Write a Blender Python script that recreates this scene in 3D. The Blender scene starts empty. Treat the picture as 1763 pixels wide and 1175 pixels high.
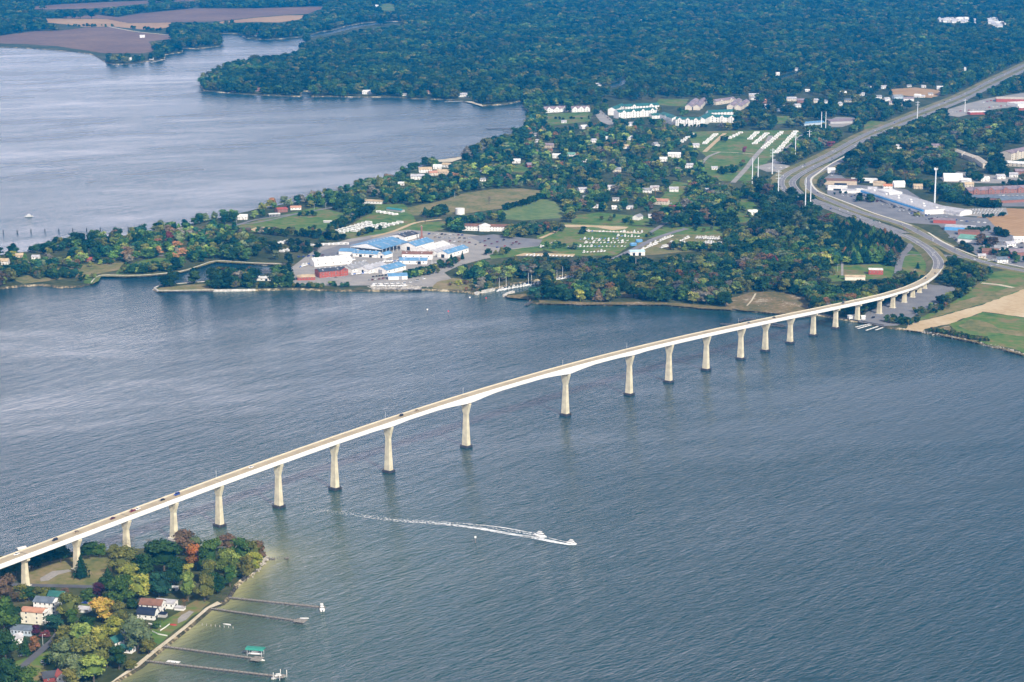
import bpy, bmesh, math, random
import numpy as np
from mathutils import Vector, Matrix
from mathutils.geometry import tessellate_polygon
random.seed(7); RNG = np.random.default_rng(7)
SC = bpy.context.scene; COL = SC.collection
R = math.radians
CLOUD_L, CLOUD_R = 32.0, 6.0
# ------------------------------------------------------------------ camera, sky, sun, exposure
FPX, HC = 3700.0, 520.0                      # focal length in pixels of a 1763 px wide photograph, flying height in metres
PITCH = math.atan(835.5/FPX)
cam = bpy.data.cameras.new("camera"); cam.sensor_width = 36; cam.lens = 36*FPX/1763
cam.clip_start = 1; cam.clip_end = 80000
co = bpy.data.objects.new("camera", cam); COL.objects.link(co); SC.camera = co
co.location = (0, 0, HC); co.rotation_euler = (math.pi/2-PITCH, 0, 0)
SUN_AZ, SUN_EL = R(150), R(38)               # azimuth from +Y towards +X
wd = bpy.data.worlds.new("World"); SC.world = wd; wd.use_nodes = True
wn = wd.node_tree; wn.nodes.clear()
W = lambda t: wn.nodes.new(t)
out = W('ShaderNodeOutputWorld'); bg = W('ShaderNodeBackground'); bg.inputs[1].default_value = 0.10
sky = W('ShaderNodeTexSky'); sky.sky_type = 'NISHITA'; sky.sun_disc = False
sky.sun_elevation = SUN_EL; sky.sun_rotation = SUN_AZ; sky.dust_density = 2.0
tc = W('ShaderNodeTexCoord'); mp = W('ShaderNodeMapping'); mp.inputs['Scale'].default_value = (1.0, 1.0, 3.0)
nz = W('ShaderNodeTexNoise'); nz.inputs['Scale'].default_value = 2.2; nz.inputs['Detail'].default_value = 6
rp = W('ShaderNodeValToRGB'); rp.color_ramp.elements[0].position = .36; rp.color_ramp.elements[1].position = .62
rp.color_ramp.elements[0].color = (.45, .45, .45, 1); rp.color_ramp.elements[1].color = (1, 1, 1, 1)
sx = W('ShaderNodeSeparateXYZ')
def wm(op, a, b_, c_=None, clamp=False):
    n = W('ShaderNodeMath'); n.operation = op; n.use_clamp = clamp
    for i, v in enumerate((a, b_, c_)):
        if v is None: continue
        if isinstance(v, (int, float)): n.inputs[i].default_value = v
        else: wn.links.new(v, n.inputs[i])
    return n.outputs[0]
wn.links.new(tc.outputs['Generated'], sx.inputs[0])
cover = wm('MULTIPLY', rp.outputs[0], wm('MAXIMUM', wm('MULTIPLY_ADD', sx.outputs[2], -2.2, 1.25, True), .45), None, True)     # thinner cloud overhead
bank = wm('MULTIPLY_ADD', wm('MULTIPLY_ADD', sx.outputs[0], -1.5, .42, True), CLOUD_L, CLOUD_R)                  # brighter cloud bank to the west
cl = W('ShaderNodeMix'); cl.data_type = 'RGBA'
vm = W('ShaderNodeVectorMath'); vm.operation = 'SCALE'; vm.inputs[0].default_value = (1.14, 1.0, 1.02); wn.links.new(wm('MULTIPLY', bank, wm('MAXIMUM', wm('MULTIPLY_ADD', sx.outputs[2], -3.2, 1.5), .16)), vm.inputs['Scale'])
wn.links.new(tc.outputs['Generated'], mp.inputs[0]); wn.links.new(mp.outputs[0], nz.inputs['Vector'])
wn.links.new(nz.outputs[0], rp.inputs[0]); wn.links.new(cover, cl.inputs[0]); wn.links.new(vm.outputs[0], cl.inputs['B'])
wn.links.new(sky.outputs[0], cl.inputs['A']); wn.links.new(cl.outputs['Result'], bg.inputs[0]); wn.links.new(bg.outputs[0], out.inputs[0])
sl = bpy.data.lights.new("sun", 'SUN'); sl.energy = 5.0; sl.angle = R(3); sl.color = (1.0, .92, .79)
so = bpy.data.objects.new("sun", sl); COL.objects.link(so)
sd = Vector((math.sin(SUN_AZ)*math.cos(SUN_EL), math.cos(SUN_AZ)*math.cos(SUN_EL), math.sin(SUN_EL)))
so.rotation_euler = sd.to_track_quat('Z', 'Y').to_euler(); so.location = (0, 0, 900)
SC.view_settings.view_transform = 'Standard'; SC.view_settings.look = 'None'
SC.view_settings.exposure = 0.27; SC.view_settings.gamma = 1.0
SC.render.engine = 'CYCLES'
SC.cycles.use_denoising = True; SC.cycles.max_bounces = 5; SC.cycles.volume_bounces = 0; SC.cycles.transparent_max_bounces = 6
SC.cycles.caustics_reflective = False; SC.cycles.caustics_refractive = False

# ------------------------------------------------------------------ pixel of the photograph <-> ground
cp, sp = math.cos(PITCH), math.sin(PITCH)
def P(px, py, z=2.0):
    u = (px-881.5)/FPX; v = (587.5-py)/FPX
    d = (u, cp+v*sp, -sp+v*cp); t = (z-HC)/d[2]
    return Vector((d[0]*t, d[1]*t, z))
def proj(x, y, z):
    dz = z-HC; F = y*cp-dz*sp; U = y*sp+dz*cp
    return 881.5+FPX*x/F, 587.5-FPX*U/F
def inpoly(px, py, poly):
    c = np.zeros(px.shape, bool); n = len(poly)
    for i in range(n):
        x1, y1 = poly[i]; x2, y2 = poly[(i+1) % n]
        if y1 == y2: continue
        k = ((y1 > py) != (y2 > py)) & (px < (x2-x1)*(py-y1)/(y2-y1)+x1)
        c ^= k
    return c

# ------------------------------------------------------------------ materials
MATS = {}
def mat(name, col, rough=.7, var=.12, scale=.5, metal=0.0, spec=.5, dark=None):
    if name in MATS: return MATS[name]
    m = bpy.data.materials.new(name); m.use_nodes = True; nt = m.node_tree; b = nt.nodes['Principled BSDF']
    b.inputs['Roughness'].default_value = rough; b.inputs['Metallic'].default_value = metal
    b.inputs['Specular IOR Level'].default_value = spec
    if var > 0:
        g = nt.nodes.new('ShaderNodeNewGeometry'); n = nt.nodes.new('ShaderNodeTexNoise')
        n.inputs['Scale'].default_value = scale; n.inputs['Detail'].default_value = 4
        r = nt.nodes.new('ShaderNodeValToRGB'); c = Vector(col[:3])
        d = Vector(dark) if dark else c*(1-var)
        l = c*(1+var) if not dark else c
        r.color_ramp.elements[0].position = .35; r.color_ramp.elements[1].position = .65
        r.color_ramp.elements[0].color = (*d, 1); r.color_ramp.elements[1].color = (*[min(1, x) for x in l], 1)
        nt.links.new(g.outputs['Position'], n.inputs['Vector']); nt.links.new(n.outputs[0], r.inputs[0])
        nt.links.new(r.outputs[0], b.inputs['Base Color'])
    else: b.inputs['Base Color'].default_value = (*col[:3], 1)
    MATS[name] = m; return m
def ground_mat(name, stops, s1=.01, s2=.15, rough=.95, stripes=None):
    """two noises over the ground; stops = [(pos, rgb), ...]"""
    if name in MATS: return MATS[name]
    m = bpy.data.materials.new(name); m.use_nodes = True; nt = m.node_tree; b = nt.nodes['Principled BSDF']
    b.inputs['Roughness'].default_value = rough; b.inputs['Specular IOR Level'].default_value = .1
    N = nt.nodes.new; L = nt.links.new
    g = N('ShaderNodeNewGeometry'); a = N('ShaderNodeTexNoise'); c = N('ShaderNodeTexNoise')
    a.inputs['Scale'].default_value = s1; a.inputs['Detail'].default_value = 5
    c.inputs['Scale'].default_value = s2; c.inputs['Detail'].default_value = 4
    mx = N('ShaderNodeMath'); mx.operation = 'MULTIPLY_ADD'; mx.inputs[1].default_value = .45
    L(g.outputs['Position'], a.inputs['Vector']); L(g.outputs['Position'], c.inputs['Vector'])
    m2 = N('ShaderNodeMath'); m2.operation = 'MULTIPLY'; m2.inputs[1].default_value = .55; L(a.outputs[0], m2.inputs[0])
    L(c.outputs[0], mx.inputs[0]); L(m2.outputs[0], mx.inputs[2]); src = mx.outputs[0]
    if stripes:
        ang, wl, amt = stripes
        mpn = N('ShaderNodeMapping'); mpn.inputs['Rotation'].default_value = (0, 0, R(ang)); L(g.outputs['Position'], mpn.inputs[0])
        w = N('ShaderNodeTexWave'); w.inputs['Scale'].default_value = .314/wl; w.inputs['Distortion'].default_value = 1.5
        w.inputs['Detail'].default_value = 2; L(mpn.outputs[0], w.inputs[0])
        m3 = N('ShaderNodeMath'); m3.operation = 'MULTIPLY_ADD'; m3.inputs[1].default_value = amt
        L(w.outputs[1], m3.inputs[0]); L(src, m3.inputs[2]); m4 = N('ShaderNodeMath'); m4.operation = 'SUBTRACT'; m4.inputs[1].default_value = amt/2
        L(m3.outputs[0], m4.inputs[0]); src = m4.outputs[0]
    r = N('ShaderNodeValToRGB'); e = r.color_ramp.elements
    while len(e) > 1: e.remove(e[-1])
    e[0].position = stops[0][0]; e[0].color = (*stops[0][1], 1)
    for p_, c_ in stops[1:]:
        k = e.new(p_); k.color = (*c_, 1)
    L(src, r.inputs[0]); L(r.outputs[0], b.inputs['Base Color'])
    MATS[name] = m; return m
WHITE = mat('white_paint', (.78, .77, .74), .6, .06)
CONC = mat('pale_concrete', (.60, .55, .40), .8, .07, .2)
DECKM = mat('deck_concrete', (.50, .42, .30), .85, .10, .12)
ASPH = mat('asphalt', (.20, .19, .20), .9, .15, .1)
ASPHD = mat('dark_asphalt', (.10, .10, .115), .9, .2, .1)
GLASS = mat('dark_glass', (.02, .025, .035), .15, 0)
RUBBER = mat('rubber', (.02, .02, .02), .9, 0)
WOOD = mat('grey_timber', (.25, .23, .2), .9, .25, .6)
BARK = mat('bark', (.10, .08, .06), .95, .2, .8)
STEEL = mat('galvanised_steel', (.6, .62, .64), .5, .04, .2)
def rgbmat(name, c, rough=.6, var=.08): return mat(name, c, rough, var, .4)
ROOFS = {'beige': (.55, .48, .38), 'paleblue': (.45, .62, .72), 'blue': (.13, .28, .46), 'white': (.72, .71, .68), 'grey': (.28, .28, .29), 'dark': (.055, .06, .075), 'brown': (.20, .10, .065), 'red': (.35, .08, .06),
         'salmon': (.48, .24, .15), 'green': (.03, .13, .11), 'teal': (.03, .22, .24), 'tan': (.50, .38, .24), 'slate': (.13, .16, .20), 'navy': (.012, .02, .045), 'palegrey': (.45, .44, .46), 'mint': (.15, .32, .25), 'orange': (.5, .2, .1), 'mauve': (.26, .20, .22)}
WALLS = {'white': (.78, .76, .72), 'cream': (.78, .73, .60), 'red': (.36, .075, .05), 'brick': (.27, .12, .09), 'blue': (.10, .32, .62), 'paleblue': (.42, .50, .56), 'tan': (.52, .42, .30), 'grey': (.42, .41, .40), 'beige': (.62, .55, .45), 'darkred': (.22, .04, .03)}
def roofm(k): return mat('roof_'+k, ROOFS[k], .6, .20, .22)
def wallm(k): return mat('wall_'+k, WALLS[k], .8, .09, .35)

# ------------------------------------------------------------------ mesh helpers
class MB:
    def __init__(s): s.v = []; s.f = []; s.m = []
    def add(s, vs, fs, mi=0):
        o = len(s.v); s.v += [tuple(v) for v in vs]; s.f += [tuple(i+o for i in f) for f in fs]; s.m += [mi]*len(fs)
    def box(s, c, d, rz=0, mi=0, taper=1.0):
        cx, cy, cz = c; a, b, h = d[0]/2, d[1]/2, d[2]/2; vs = []
        for z, k in ((-h, 1.0), (h, taper)):
            for x, y in ((-a, -b), (a, -b), (a, b), (-a, b)):
                x *= k; y *= k; X = x*math.cos(rz)-y*math.sin(rz); Y = x*math.sin(rz)+y*math.cos(rz); vs.append((cx+X, cy+Y, cz+z))
        s.add(vs, [(3, 2, 1, 0), (4, 5, 6, 7), (0, 1, 5, 4), (1, 2, 6, 5), (2, 3, 7, 6), (3, 0, 4, 7)], mi); return s
    def loft(s, rings, mi=0, caps=True):
        n = len(rings[0]); o = []
        for r in rings: o += list(r)
        fs = []
        for k in range(len(rings)-1):
            for i in range(n):
                j = (i+1) % n; fs.append((k*n+i, k*n+j, (k+1)*n+j, (k+1)*n+i))
        if caps: fs.append(tuple(range(n))[::-1]); fs.append(tuple((len(rings)-1)*n+i for i in range(n)))
        s.add(o, fs, mi); return s
    def cyl(s, c, r, h, n=8, mi=0, r2=None):
        r2 = r if r2 is None else r2
        s.loft([[(c[0]+q*math.cos(2*math.pi*i/n), c[1]+q*math.sin(2*math.pi*i/n), c[2]+z) for i in range(n)] for q, z in ((r, 0), (r2, h))], mi); return s
    def rod(s, a, b, r, n=5, mi=0, r2=None):
        a = Vector(a); b = Vector(b); r2 = r if r2 is None else r2; d = (b-a).normalized(); u = d.orthogonal().normalized(); w = d.cross(u)
        s.loft([[tuple(p+(u*math.cos(2*math.pi*i/n)+w*math.sin(2*math.pi*i/n))*q) for i in range(n)] for p, q in ((a, r), (b, r2))], mi); return s
    def mesh(s, name, mats):
        me = bpy.data.meshes.new(name); me.from_pydata(s.v, [], s.f)
        if not isinstance(mats, (list, tuple)): mats = [mats]
        for m in mats: me.materials.append(m)
        if len(mats) > 1: me.polygons.foreach_set('material_index', s.m)
        me.update(); return me
    def build(s, name, mats, parent=None, loc=None, rz=0):
        return ob(name, s.mesh(name, mats), parent, loc, rz)
def ob(name, data, parent=None, loc=None, rz=0):
    o = bpy.data.objects.new(name, data); COL.objects.link(o)
    if parent is not None: o.parent = parent
    if loc is not None: o.location = loc
    if rz: o.rotation_euler = (0, 0, rz)
    return o
def tag(o, label=None, cat=None, group=None, kind=None):
    if label: o['label'] = label
    if cat: o['category'] = cat
    if group: o['group'] = group
    if kind: o['kind'] = kind
    return o
def empty(name, loc, rz=0): return ob(name, None, None, loc, rz)
KIDS = {}
def copy_tree(o, parent=None):
    c = o.copy(); COL.objects.link(c); c.parent = parent
    ch = KIDS.get(o.name)
    if ch is None: ch = KIDS[o.name] = [k for k in COL.objects if k.parent == o]
    for k in ch: copy_tree(k, c)
    return c
USED = set()
def place(proto, loc, rz, label, group=None, scale=None):
    """first time the prototype itself, afterwards a copy of it and its parts"""
    if proto.name in USED: o = copy_tree(proto)
    else: o = proto; USED.add(proto.name); KIDS[o.name] = [k for k in COL.objects if k.parent == o]; [KIDS.setdefault(k.name, [q for q in COL.objects if q.parent == k]) for k in KIDS[o.name]]
    o.location = loc; o.rotation_euler = (0, 0, rz)
    if scale: o.scale = scale if isinstance(scale, (tuple, list)) else (scale,)*3
    o['label'] = label
    if group: o['group'] = group
    return o
def subdiv_path(pts, step):
    """Catmull-Rom through pts (Vectors), sampled about every step metres"""
    pts = [Vector(p) for p in pts]; res = []
    q = [pts[0]*2-pts[1]]+pts+[pts[-1]*2-pts[-2]]
    for i in range(1, len(q)-2):
        n = max(1, int((q[i+1]-q[i]).length/step))
        for k in range(n):
            t = k/n; a, b, c, d = q[i-1], q[i], q[i+1], q[i+2]
            res.append(.5*((2*b)+(c-a)*t+(2*a-5*b+4*c-d)*t*t+(3*b-a-3*c+d)*t**3))
    res.append(pts[-1]); return res
def strip(path, w, z=None, w2=None):
    L, Rr = [], []
    n = len(path)
    for i, p in enumerate(path):
        t = (path[min(i+1, n-1)]-path[max(i-1, 0)]); t.z = 0; t.normalize(); nn = Vector((-t.y, t.x, 0))
        ww = w if w2 is None else w+(w2-w)*i/(n-1)
        zz = p.z if z is None else z
        L.append(Vector((p.x, p.y, zz))+nn*ww/2); Rr.append(Vector((p.x, p.y, zz))-nn*ww/2)
    return L, Rr
def strip_mesh(name, path, w, m, z=None, w2=None, parent=None, mb=None):
    L, Rr = strip(path, w, z, w2); b = mb or MB(); n = len(L)
    b.add(L+Rr, [(i, n+i, n+i+1, i+1) for i in range(n-1)])
    return None if mb else b.build(name, m, parent)
def pxpath(pts, z=2.0, step=15): return subdiv_path([P(a, b, z) for a, b in pts], step)
ZC = [0]
def sheet(name, pxpoly, m, z=2.02, kind='structure', zoff=None):
    ZC[0] += 1; z += ZC[0]*.0006
    vs = [P(a, b, 2.0) for a, b in pxpoly]; vs = [Vector((v.x, v.y, z)) for v in vs]
    if name in ('lawn', 'field', 'marsh', 'bare_slope', 'bare_patch', 'dirt_strip', 'farm_track', 'gravel_patch', 'boat_yard', 'spit_top', 'gravel_lot'):
        amp = 1.6 if name != 'field' else 2.2; q = []; n_ = len(vs)          # ragged margins
        for i in range(n_):
            a, b = vs[i], vs[(i+1) % n_]; k_ = max(1, min(40, int((b-a).length/9))); pr = Vector((-(b-a).y, (b-a).x, 0)).normalized()
            for j in range(k_): q.append(a.lerp(b, j/k_)+pr*(random.uniform(-amp, amp) if j else 0))
        vs = q
    tris = tessellate_polygon([vs]); fs = []
    for t in tris:
        a, b, c = (vs[i] for i in t)
        fs.append(t if (b-a).cross(c-a).z > 0 else t[::-1])
    b = MB(); b.add(vs, fs); o = b.build(name, m); tag(o, kind=kind); return o
# ------------------------------------------------------------------ land, shores, water
SHORE_MAIN = [(-900,88),(-300,84),(0,82),(52,84),(104,88),(130,90),(157,94),(172,101),(183,108),(198,112),(219,111),(251,107),(282,103),(284,95),(313,91),(314,84),(340,85),(378,80),(381,75),(374,58),(410,59),(428,67),(440,68),(466,69),(492,67),(520,64),(527,63),
 (550,56),(565,54),(592,47),(620,41),(654,38),(692,37.5),(694,39.5),(657,42),(625,46.5),(596,53),(573,59),(546,62.5),(529,67.5),(525,75),(547,80),(528,84),(517,92),(517,97),(508,103),(482,106),(440,112),(400,118),(372,128),(352,141),(346,149),(353,157),
 (380,160),(407,162),(460,165),(516,167),(519,158),(533,158),(537,167),(565,167),(607,168),(675,168),(714,171),(764,172),(795,175),(832,183),(874,180),(900,174),(903,175),(901,183),(914,196),(909,209),(903,225),(896,235),(884,245),
 (858,251),(832,258),(811,268),(777,281),(743,282),(720,292),(680,307),(620,324),(560,340),(500,352),(440,363),(345,385),(300,394),(270,400),(200,410),(130,421),(60,434),(0,442),(-200,462),(-500,490),
 (-520,520),(-200,502),(0,498),(34,494),(73,492),(104,496),(136,495),(157,490),(172,477),(222,477.5),(261,475.5),(313,470),(342,461),(372,452),(418,454.5),(460,457),(492,457),(478,468),(462,474),(432,480),(400,484),(366,487),(326,490),(274,495),(266,499),(272,503),
 (366,502),(440,501),(518,499),(576,501.6),(623,502),(727,500),(806,504),(819,507.5),(826,507),(848,499),(880,490.5),(927,483),(961,477),(995,473),(998,478),(960,485),(935,490),(922,497),(900,505),(868,511),(880,513),(914,516),(914,521),(927,524),(1011,526),(1089,526),(1141,526),(1204,532),(1272,535.5),(1338,541),
 (1406,543),(1454,551.5),(1491,558),(1520,564),(1564,569.5),(1588,573),(1643,583),(1695,594),(1763,612),(2000,650),(2500,760),(3300,700),(3600,-150),(-2600,-150)]
SHORE_NEAR = [(-500,990),(-200,972),(0,962),(60,957),(150,953),(230,949),(330,946),(420,949),(452,955),(458,962),(444.6,977),(430,990),(417,999),(403,1012),(397,1022),(388,1036),(381,1041),(361.6,1049),(323,1082),(295,1104),(268,1126),(240,1150),(204,1171),(160,1200),(60,1290),(-200,1500),(-900,1500)]
m_forestfloor = ground_mat('forest_floor', [(.30, (.022, .034, .014)), (.45, (.045, .06, .022)), (.55, (.075, .085, .035)), (.66, (.13, .11, .06))], .012, .12)
m_grass = ground_mat('grass', [(.34, (.045, .10, .022)), (.44, (.085, .165, .032)), (.52, (.13, .18, .045)), (.60, (.21, .17, .075))], .02, .10)
m_drygrass = ground_mat('dry_grass', [(.34, (.09, .12, .04)), (.46, (.17, .17, .06)), (.58, (.25, .20, .10)), (.7, (.32, .24, .15))], .03, .2)
m_mown = ground_mat('mown_field', [(.32, (.08, .14, .045)), (.48, (.13, .20, .06)), (.62, (.20, .22, .09))], .02, .1, stripes=(52, 9, .22))
m_brownfield = ground_mat('harvested_field', [(.30, (.15, .09, .065)), (.5, (.20, .125, .09)), (.7, (.26, .17, .11))], .006, .05, stripes=(20, 14, .06))
m_orangefield = ground_mat('stubble_field', [(.30, (.33, .19, .085)), (.5, (.40, .25, .12)), (.7, (.48, .33, .18))], .006, .05, stripes=(-35, 12, .10))
m_tan = ground_mat('sandy_track', [(.30, (.42, .30, .16)), (.5, (.52, .40, .24)), (.7, (.60, .50, .34))], .02, .2)
m_marsh = ground_mat('marsh_grass', [(.30, (.07, .08, .03)), (.46, (.15, .13, .05)), (.56, (.24, .17, .09)), (.64, (.42, .38, .28))], .03, .25)
m_sand = ground_mat('sand', [(.30, (.38, .31, .21)), (.5, (.58, .51, .38)), (.7, (.70, .64, .52))], .05, .6)
m_bank = ground_mat('shore_bank', [(.40, (.035, .04, .025)), (.50, (.10, .085, .05)), (.56, (.28, .23, .14)), (.64, (.55, .48, .36))], .035, .3)
m_gravel = ground_mat('gravel_yard', [(.30, (.22, .21, .20)), (.5, (.32, .30, .28)), (.7, (.42, .38, .33))], .05, .5)
m_lot = ground_mat('parking_asphalt', [(.30, (.15, .15, .16)), (.5, (.20, .20, .215)), (.7, (.28, .27, .27))], .04, .5)
m_riprap = ground_mat('riprap', [(.35, (.08, .07, .06)), (.48, (.30, .27, .23)), (.56, (.62, .58, .52))], .3, .7)
def land(name, pxs, m, ztop=2.0):
    pts = [P(a, b, 0) for a, b in pxs]
    if sum(a.x*b.y-b.x*a.y for a, b in zip(pts, pts[1:]+pts[:1])) < 0: pts.reverse()
    # break long edges so that banks are not dead straight
    q = []
    for i, a in enumerate(pts):
        b = pts[(i+1) % len(pts)]; n = max(1, min(60, int((b-a).length/22))); per = Vector((-(b-a).y, (b-a).x, 0)).normalized()
        for k in range(n):
            t = k/n; j = 0 if k == 0 else random.uniform(-1.6, 1.6); q.append(a.lerp(b, t)+per*j)
    pts = q; n = len(pts); tops = []; outs = []
    for i, p in enumerate(pts):
        a = pts[i-1]; b = pts[(i+1) % n]; t = (b-a).normalized(); o = Vector((t.y, -t.x, 0))
        tops.append(Vector((p.x, p.y, ztop))); outs.append(Vector((p.x+o.x*3.4, p.y+o.y*3.4, -.6)))
    tris = tessellate_polygon([tops]); mb = MB(); fs = []
    for t in tris:
        a, b, c = (tops[i] for i in t); fs.append(t if (b-a).cross(c-a).z > 0 else t[::-1])
    mb.add(tops, fs); tag(mb.build(name, m), kind='structure')
    mb = MB(); mb.add(tops+outs, [(i, n+i, n+(i+1) % n, (i+1) % n) for i in range(n)])
    tag(mb.build('shore', m_bank), kind='structure')
    return pts
main_loop = land('ground', SHORE_MAIN, m_forestfloor)
near_loop = land('ground', SHORE_NEAR, m_forestfloor)
# ---- water: one sheet, with the depth of the bottom stored per vertex (shallows show sandy green)
def seg_dist(px, py, pts, closed=False):
    d = np.full(px.shape, 1e9)
    for a, b in zip(pts, pts[1:]+(pts[:1] if closed else [])):
        dx, dy = b[0]-a[0], b[1]-a[1]; l = dx*dx+dy*dy or 1
        t = np.clip(((px-a[0])*dx+(py-a[1])*dy)/l, 0, 1); d = np.minimum(d, np.hypot(px-a[0]-t*dx, py-a[1]-t*dy))
    return d
xs = np.concatenate([[-30000, -9000, -3500], np.arange(-900, 1001, 12.5), [3500, 9000, 30000]])
ys = np.concatenate([[-20000, 0, 900], np.arange(1150, 2600, 12.5), np.geomspace(2620, 9000, 60), [14000, 40000]])
X, Y = np.meshgrid(xs, ys); nv = [P(a, b, 0) for a, b in SHORE_NEAR[6:-2]]
dn = seg_dist(X, Y, nv); dm = seg_dist(X, Y, [P(a, b, 0) for a, b in SHORE_MAIN[-44:-4]])
side = np.clip((X-P(330, 1080, 0).x+120)/140, 0, 1)        # the sandy shelf lies on the open side of the point
sh = (np.exp(-dn/13)*.55+np.exp(-dn/120)*.5)*np.clip(side+.15, 0, 1) + np.exp(-dm/14)*.30
jx, iy = len(xs), len(ys)
me = bpy.data.meshes.new('water')
vv = np.stack([X.ravel(), Y.ravel(), np.zeros(X.size)], 1)
fa = [(r*jx+c, r*jx+c+1, (r+1)*jx+c+1, (r+1)*jx+c) for r in range(iy-1) for c in range(jx-1)]
me.from_pydata(vv.tolist(), [], fa)
at_ = me.attributes.new('shallow', 'FLOAT', 'POINT'); at_.data.foreach_set('value', np.clip(sh, 0, 1).ravel().astype(np.float32))
m = bpy.data.materials.new('water'); m.use_nodes = True; nt = m.node_tree; b = nt.nodes['Principled BSDF']; N = nt.nodes.new; L = nt.links.new
b.inputs['IOR'].default_value = 1.33
geo = N('ShaderNodeNewGeometry')
def nmap(rot, scl, det=3, rough=.55, dist=0):
    mp_ = N('ShaderNodeMapping'); mp_.inputs['Scale'].default_value = scl; vr_ = N('ShaderNodeVectorRotate'); vr_.inputs['Angle'].default_value = R(rot)
    n_ = N('ShaderNodeTexNoise'); n_.inputs['Scale'].default_value = 1; n_.inputs['Detail'].default_value = det; n_.inputs['Roughness'].default_value = rough; n_.inputs['Distortion'].default_value = dist
    L(geo.outputs['Position'], vr_.inputs['Vector']); L(vr_.outputs[0], mp_.inputs[0]); L(mp_.outputs[0], n_.inputs['Vector']); return n_.outputs[0]
chop = nmap(-40, (.10, .33, .1), 4, .6, .5); swell = nmap(-56, (.02, .085, .1), 3, .5, .4); patch = nmap(-24, (.0014, .0045, .01), 6, .62, .6); patch2 = nmap(-12, (.008, .022, .01), 4, .6)
def mth(op, a, b_=None, c_=None, clamp=False):
    n_ = N('ShaderNodeMath'); n_.operation = op; n_.use_clamp = clamp
    for i_, v_ in enumerate((a, b_, c_)):
        if v_ is None: continue
        if isinstance(v_, (int, float)): n_.inputs[i_].default_value = v_
        else: L(v_, n_.inputs[i_])
    return n_.outputs[0]
hgt = mth('ADD', mth('MULTIPLY', chop, 1.0), mth('MULTIPLY', swell, 1.2))
wind = mth('ADD', mth('MULTIPLY', patch, .7), mth('MULTIPLY', patch2, .3))
mr = N('ShaderNodeMapRange'); mr.inputs['From Min'].default_value = .38; mr.inputs['From Max'].default_value = .60; mr.inputs['To Min'].default_value = .2; mr.inputs['To Max'].default_value = 1.0
L(wind, mr.inputs[0])
bp = N('ShaderNodeBump'); bp.inputs['Distance'].default_value = 2.9; L(hgt, bp.inputs['Height']); L(mth('MULTIPLY', mr.outputs[0], .58), bp.inputs['Strength']); L(bp.outputs[0], b.inputs['Normal'])
sy_ = N('ShaderNodeSeparateXYZ'); L(geo.outputs['Position'], sy_.inputs[0]); dr_ = N('ShaderNodeMapRange'); dr_.inputs['From Min'].default_value = 1500; dr_.inputs['From Max'].default_value = 3600; dr_.inputs['To Min'].default_value = .04; dr_.inputs['To Max'].default_value = .22; L(sy_.outputs[1], dr_.inputs[0])
L(mth('MULTIPLY_ADD', mr.outputs[0], .07, dr_.outputs[0]), b.inputs['Roughness'])
an = N('ShaderNodeAttribute'); an.attribute_name = 'shallow'
cr = N('ShaderNodeValToRGB'); e = cr.color_ramp.elements; e[0].color = (.010, .044, .056, 1); e[1].color = (.36, .35, .16, 1); e[1].position = .95
k_ = e.new(.22); k_.color = (.030, .072, .062, 1); k_ = e.new(.55); k_.color = (.10, .125, .065, 1)
L(an.outputs['Fac'], cr.inputs[0]); L(cr.outputs[0], b.inputs['Base Color'])
me.materials.append(m); tag(ob('water', me), kind='structure')

# ------------------------------------------------------------------ painted ground: (name, material, pixel polygon)
Z1, Z2, Z3, Z4 = 2.06, 2.12, 2.18, 2.24
CLEAR = []                                   # no tree may stand or reach over these pixels
SEMI = []                                    # (polygon, tree density)
def g(name, m, poly, z=Z1, clear=True):
    if clear: CLEAR.append(poly)
    return sheet(name, poly, m, z)
g('field', m_brownfield, [(-60,66),(0,62),(60,54),(104,53),(146,48),(188,47),(235,56),(290,61),(306,66),(255,72),(270,88),(245,92),(180,92),(140,86),(100,80),(40,76),(-60,74)])
g('field', m_orangefield, [(76,32.5),(183,33),(222,40.5),(295,39),(293,46),(272,51),(245,51),(193,46),(146,47),(120,43),(78,39)])
g('field', m_brownfield, [(104,30),(167,26),(204,30),(238,24),(332,15),(440,15),(530,12),(572,12),(542,19),(530,24),(490,26),(440,30),(375,37),(300,38.5),(222,40),(180,32.5),(120,32)])
g('field', m_orangefield, [(375,41),(380,37.5),(440,31),(490,27),(528,26.5),(515,34),(480,39),(440,38)])
g('field', m_brownfield, [(52,12),(104,8),(183,4),(290,0),(340,-4),(340,2),(275,4),(217,10),(157,15),(60,17)])
g('field', m_grass, [(650,9),(670,6),(684,10),(682,18),(660,19)])
g('field', m_orangefield, [(1535,154),(1575,151),(1637,158),(1603,169),(1538,163)])
g('field', m_grass, [(1133,171),(1186,171),(1180,184),(1131,181)])
g('lawn', m_grass, [(940,196),(1021,193),(1016,209),(950,217),(938,208)])
g('lawn', m_grass, [(1183,228),(1225,226),(1310,225),(1372,224),(1385,232),(1340,262),(1315,285),(1290,312),(1240,312),(1212,298),(1215,270),(1190,248)])
g('field', m_drygrass, [(700,358),(766,345),(800,333),(848,326),(900,325),(937,329),(930,338),(905,347),(860,360),(800,368),(740,372),(690,371)])
g('field', m_mown, [(868,362),(900,351),(927,343.5),(950,343.5),(977,366),(966,376),(900,380),(868,378)])
g('field', m_grass, [(395,392),(440,381),(545,357),(593,368),(586,379),(548,406),(469,404),(420,397)])
g('sand_infield', m_tan, [(431,395.5),(440,392),(455,391),(468,393.5),(466,397.5),(452,399.5),(438,398.5)], Z2)
g('lawn', m_grass, [(572,404),(602,388),(640,366),(650,352),(695,352),(712,372),(716,385),(660,408),(630,416),(600,410)])
g('lawn', m_grass, [(640,405),(716,382),(770,382),(775,392),(690,412),(630,424)])
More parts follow.
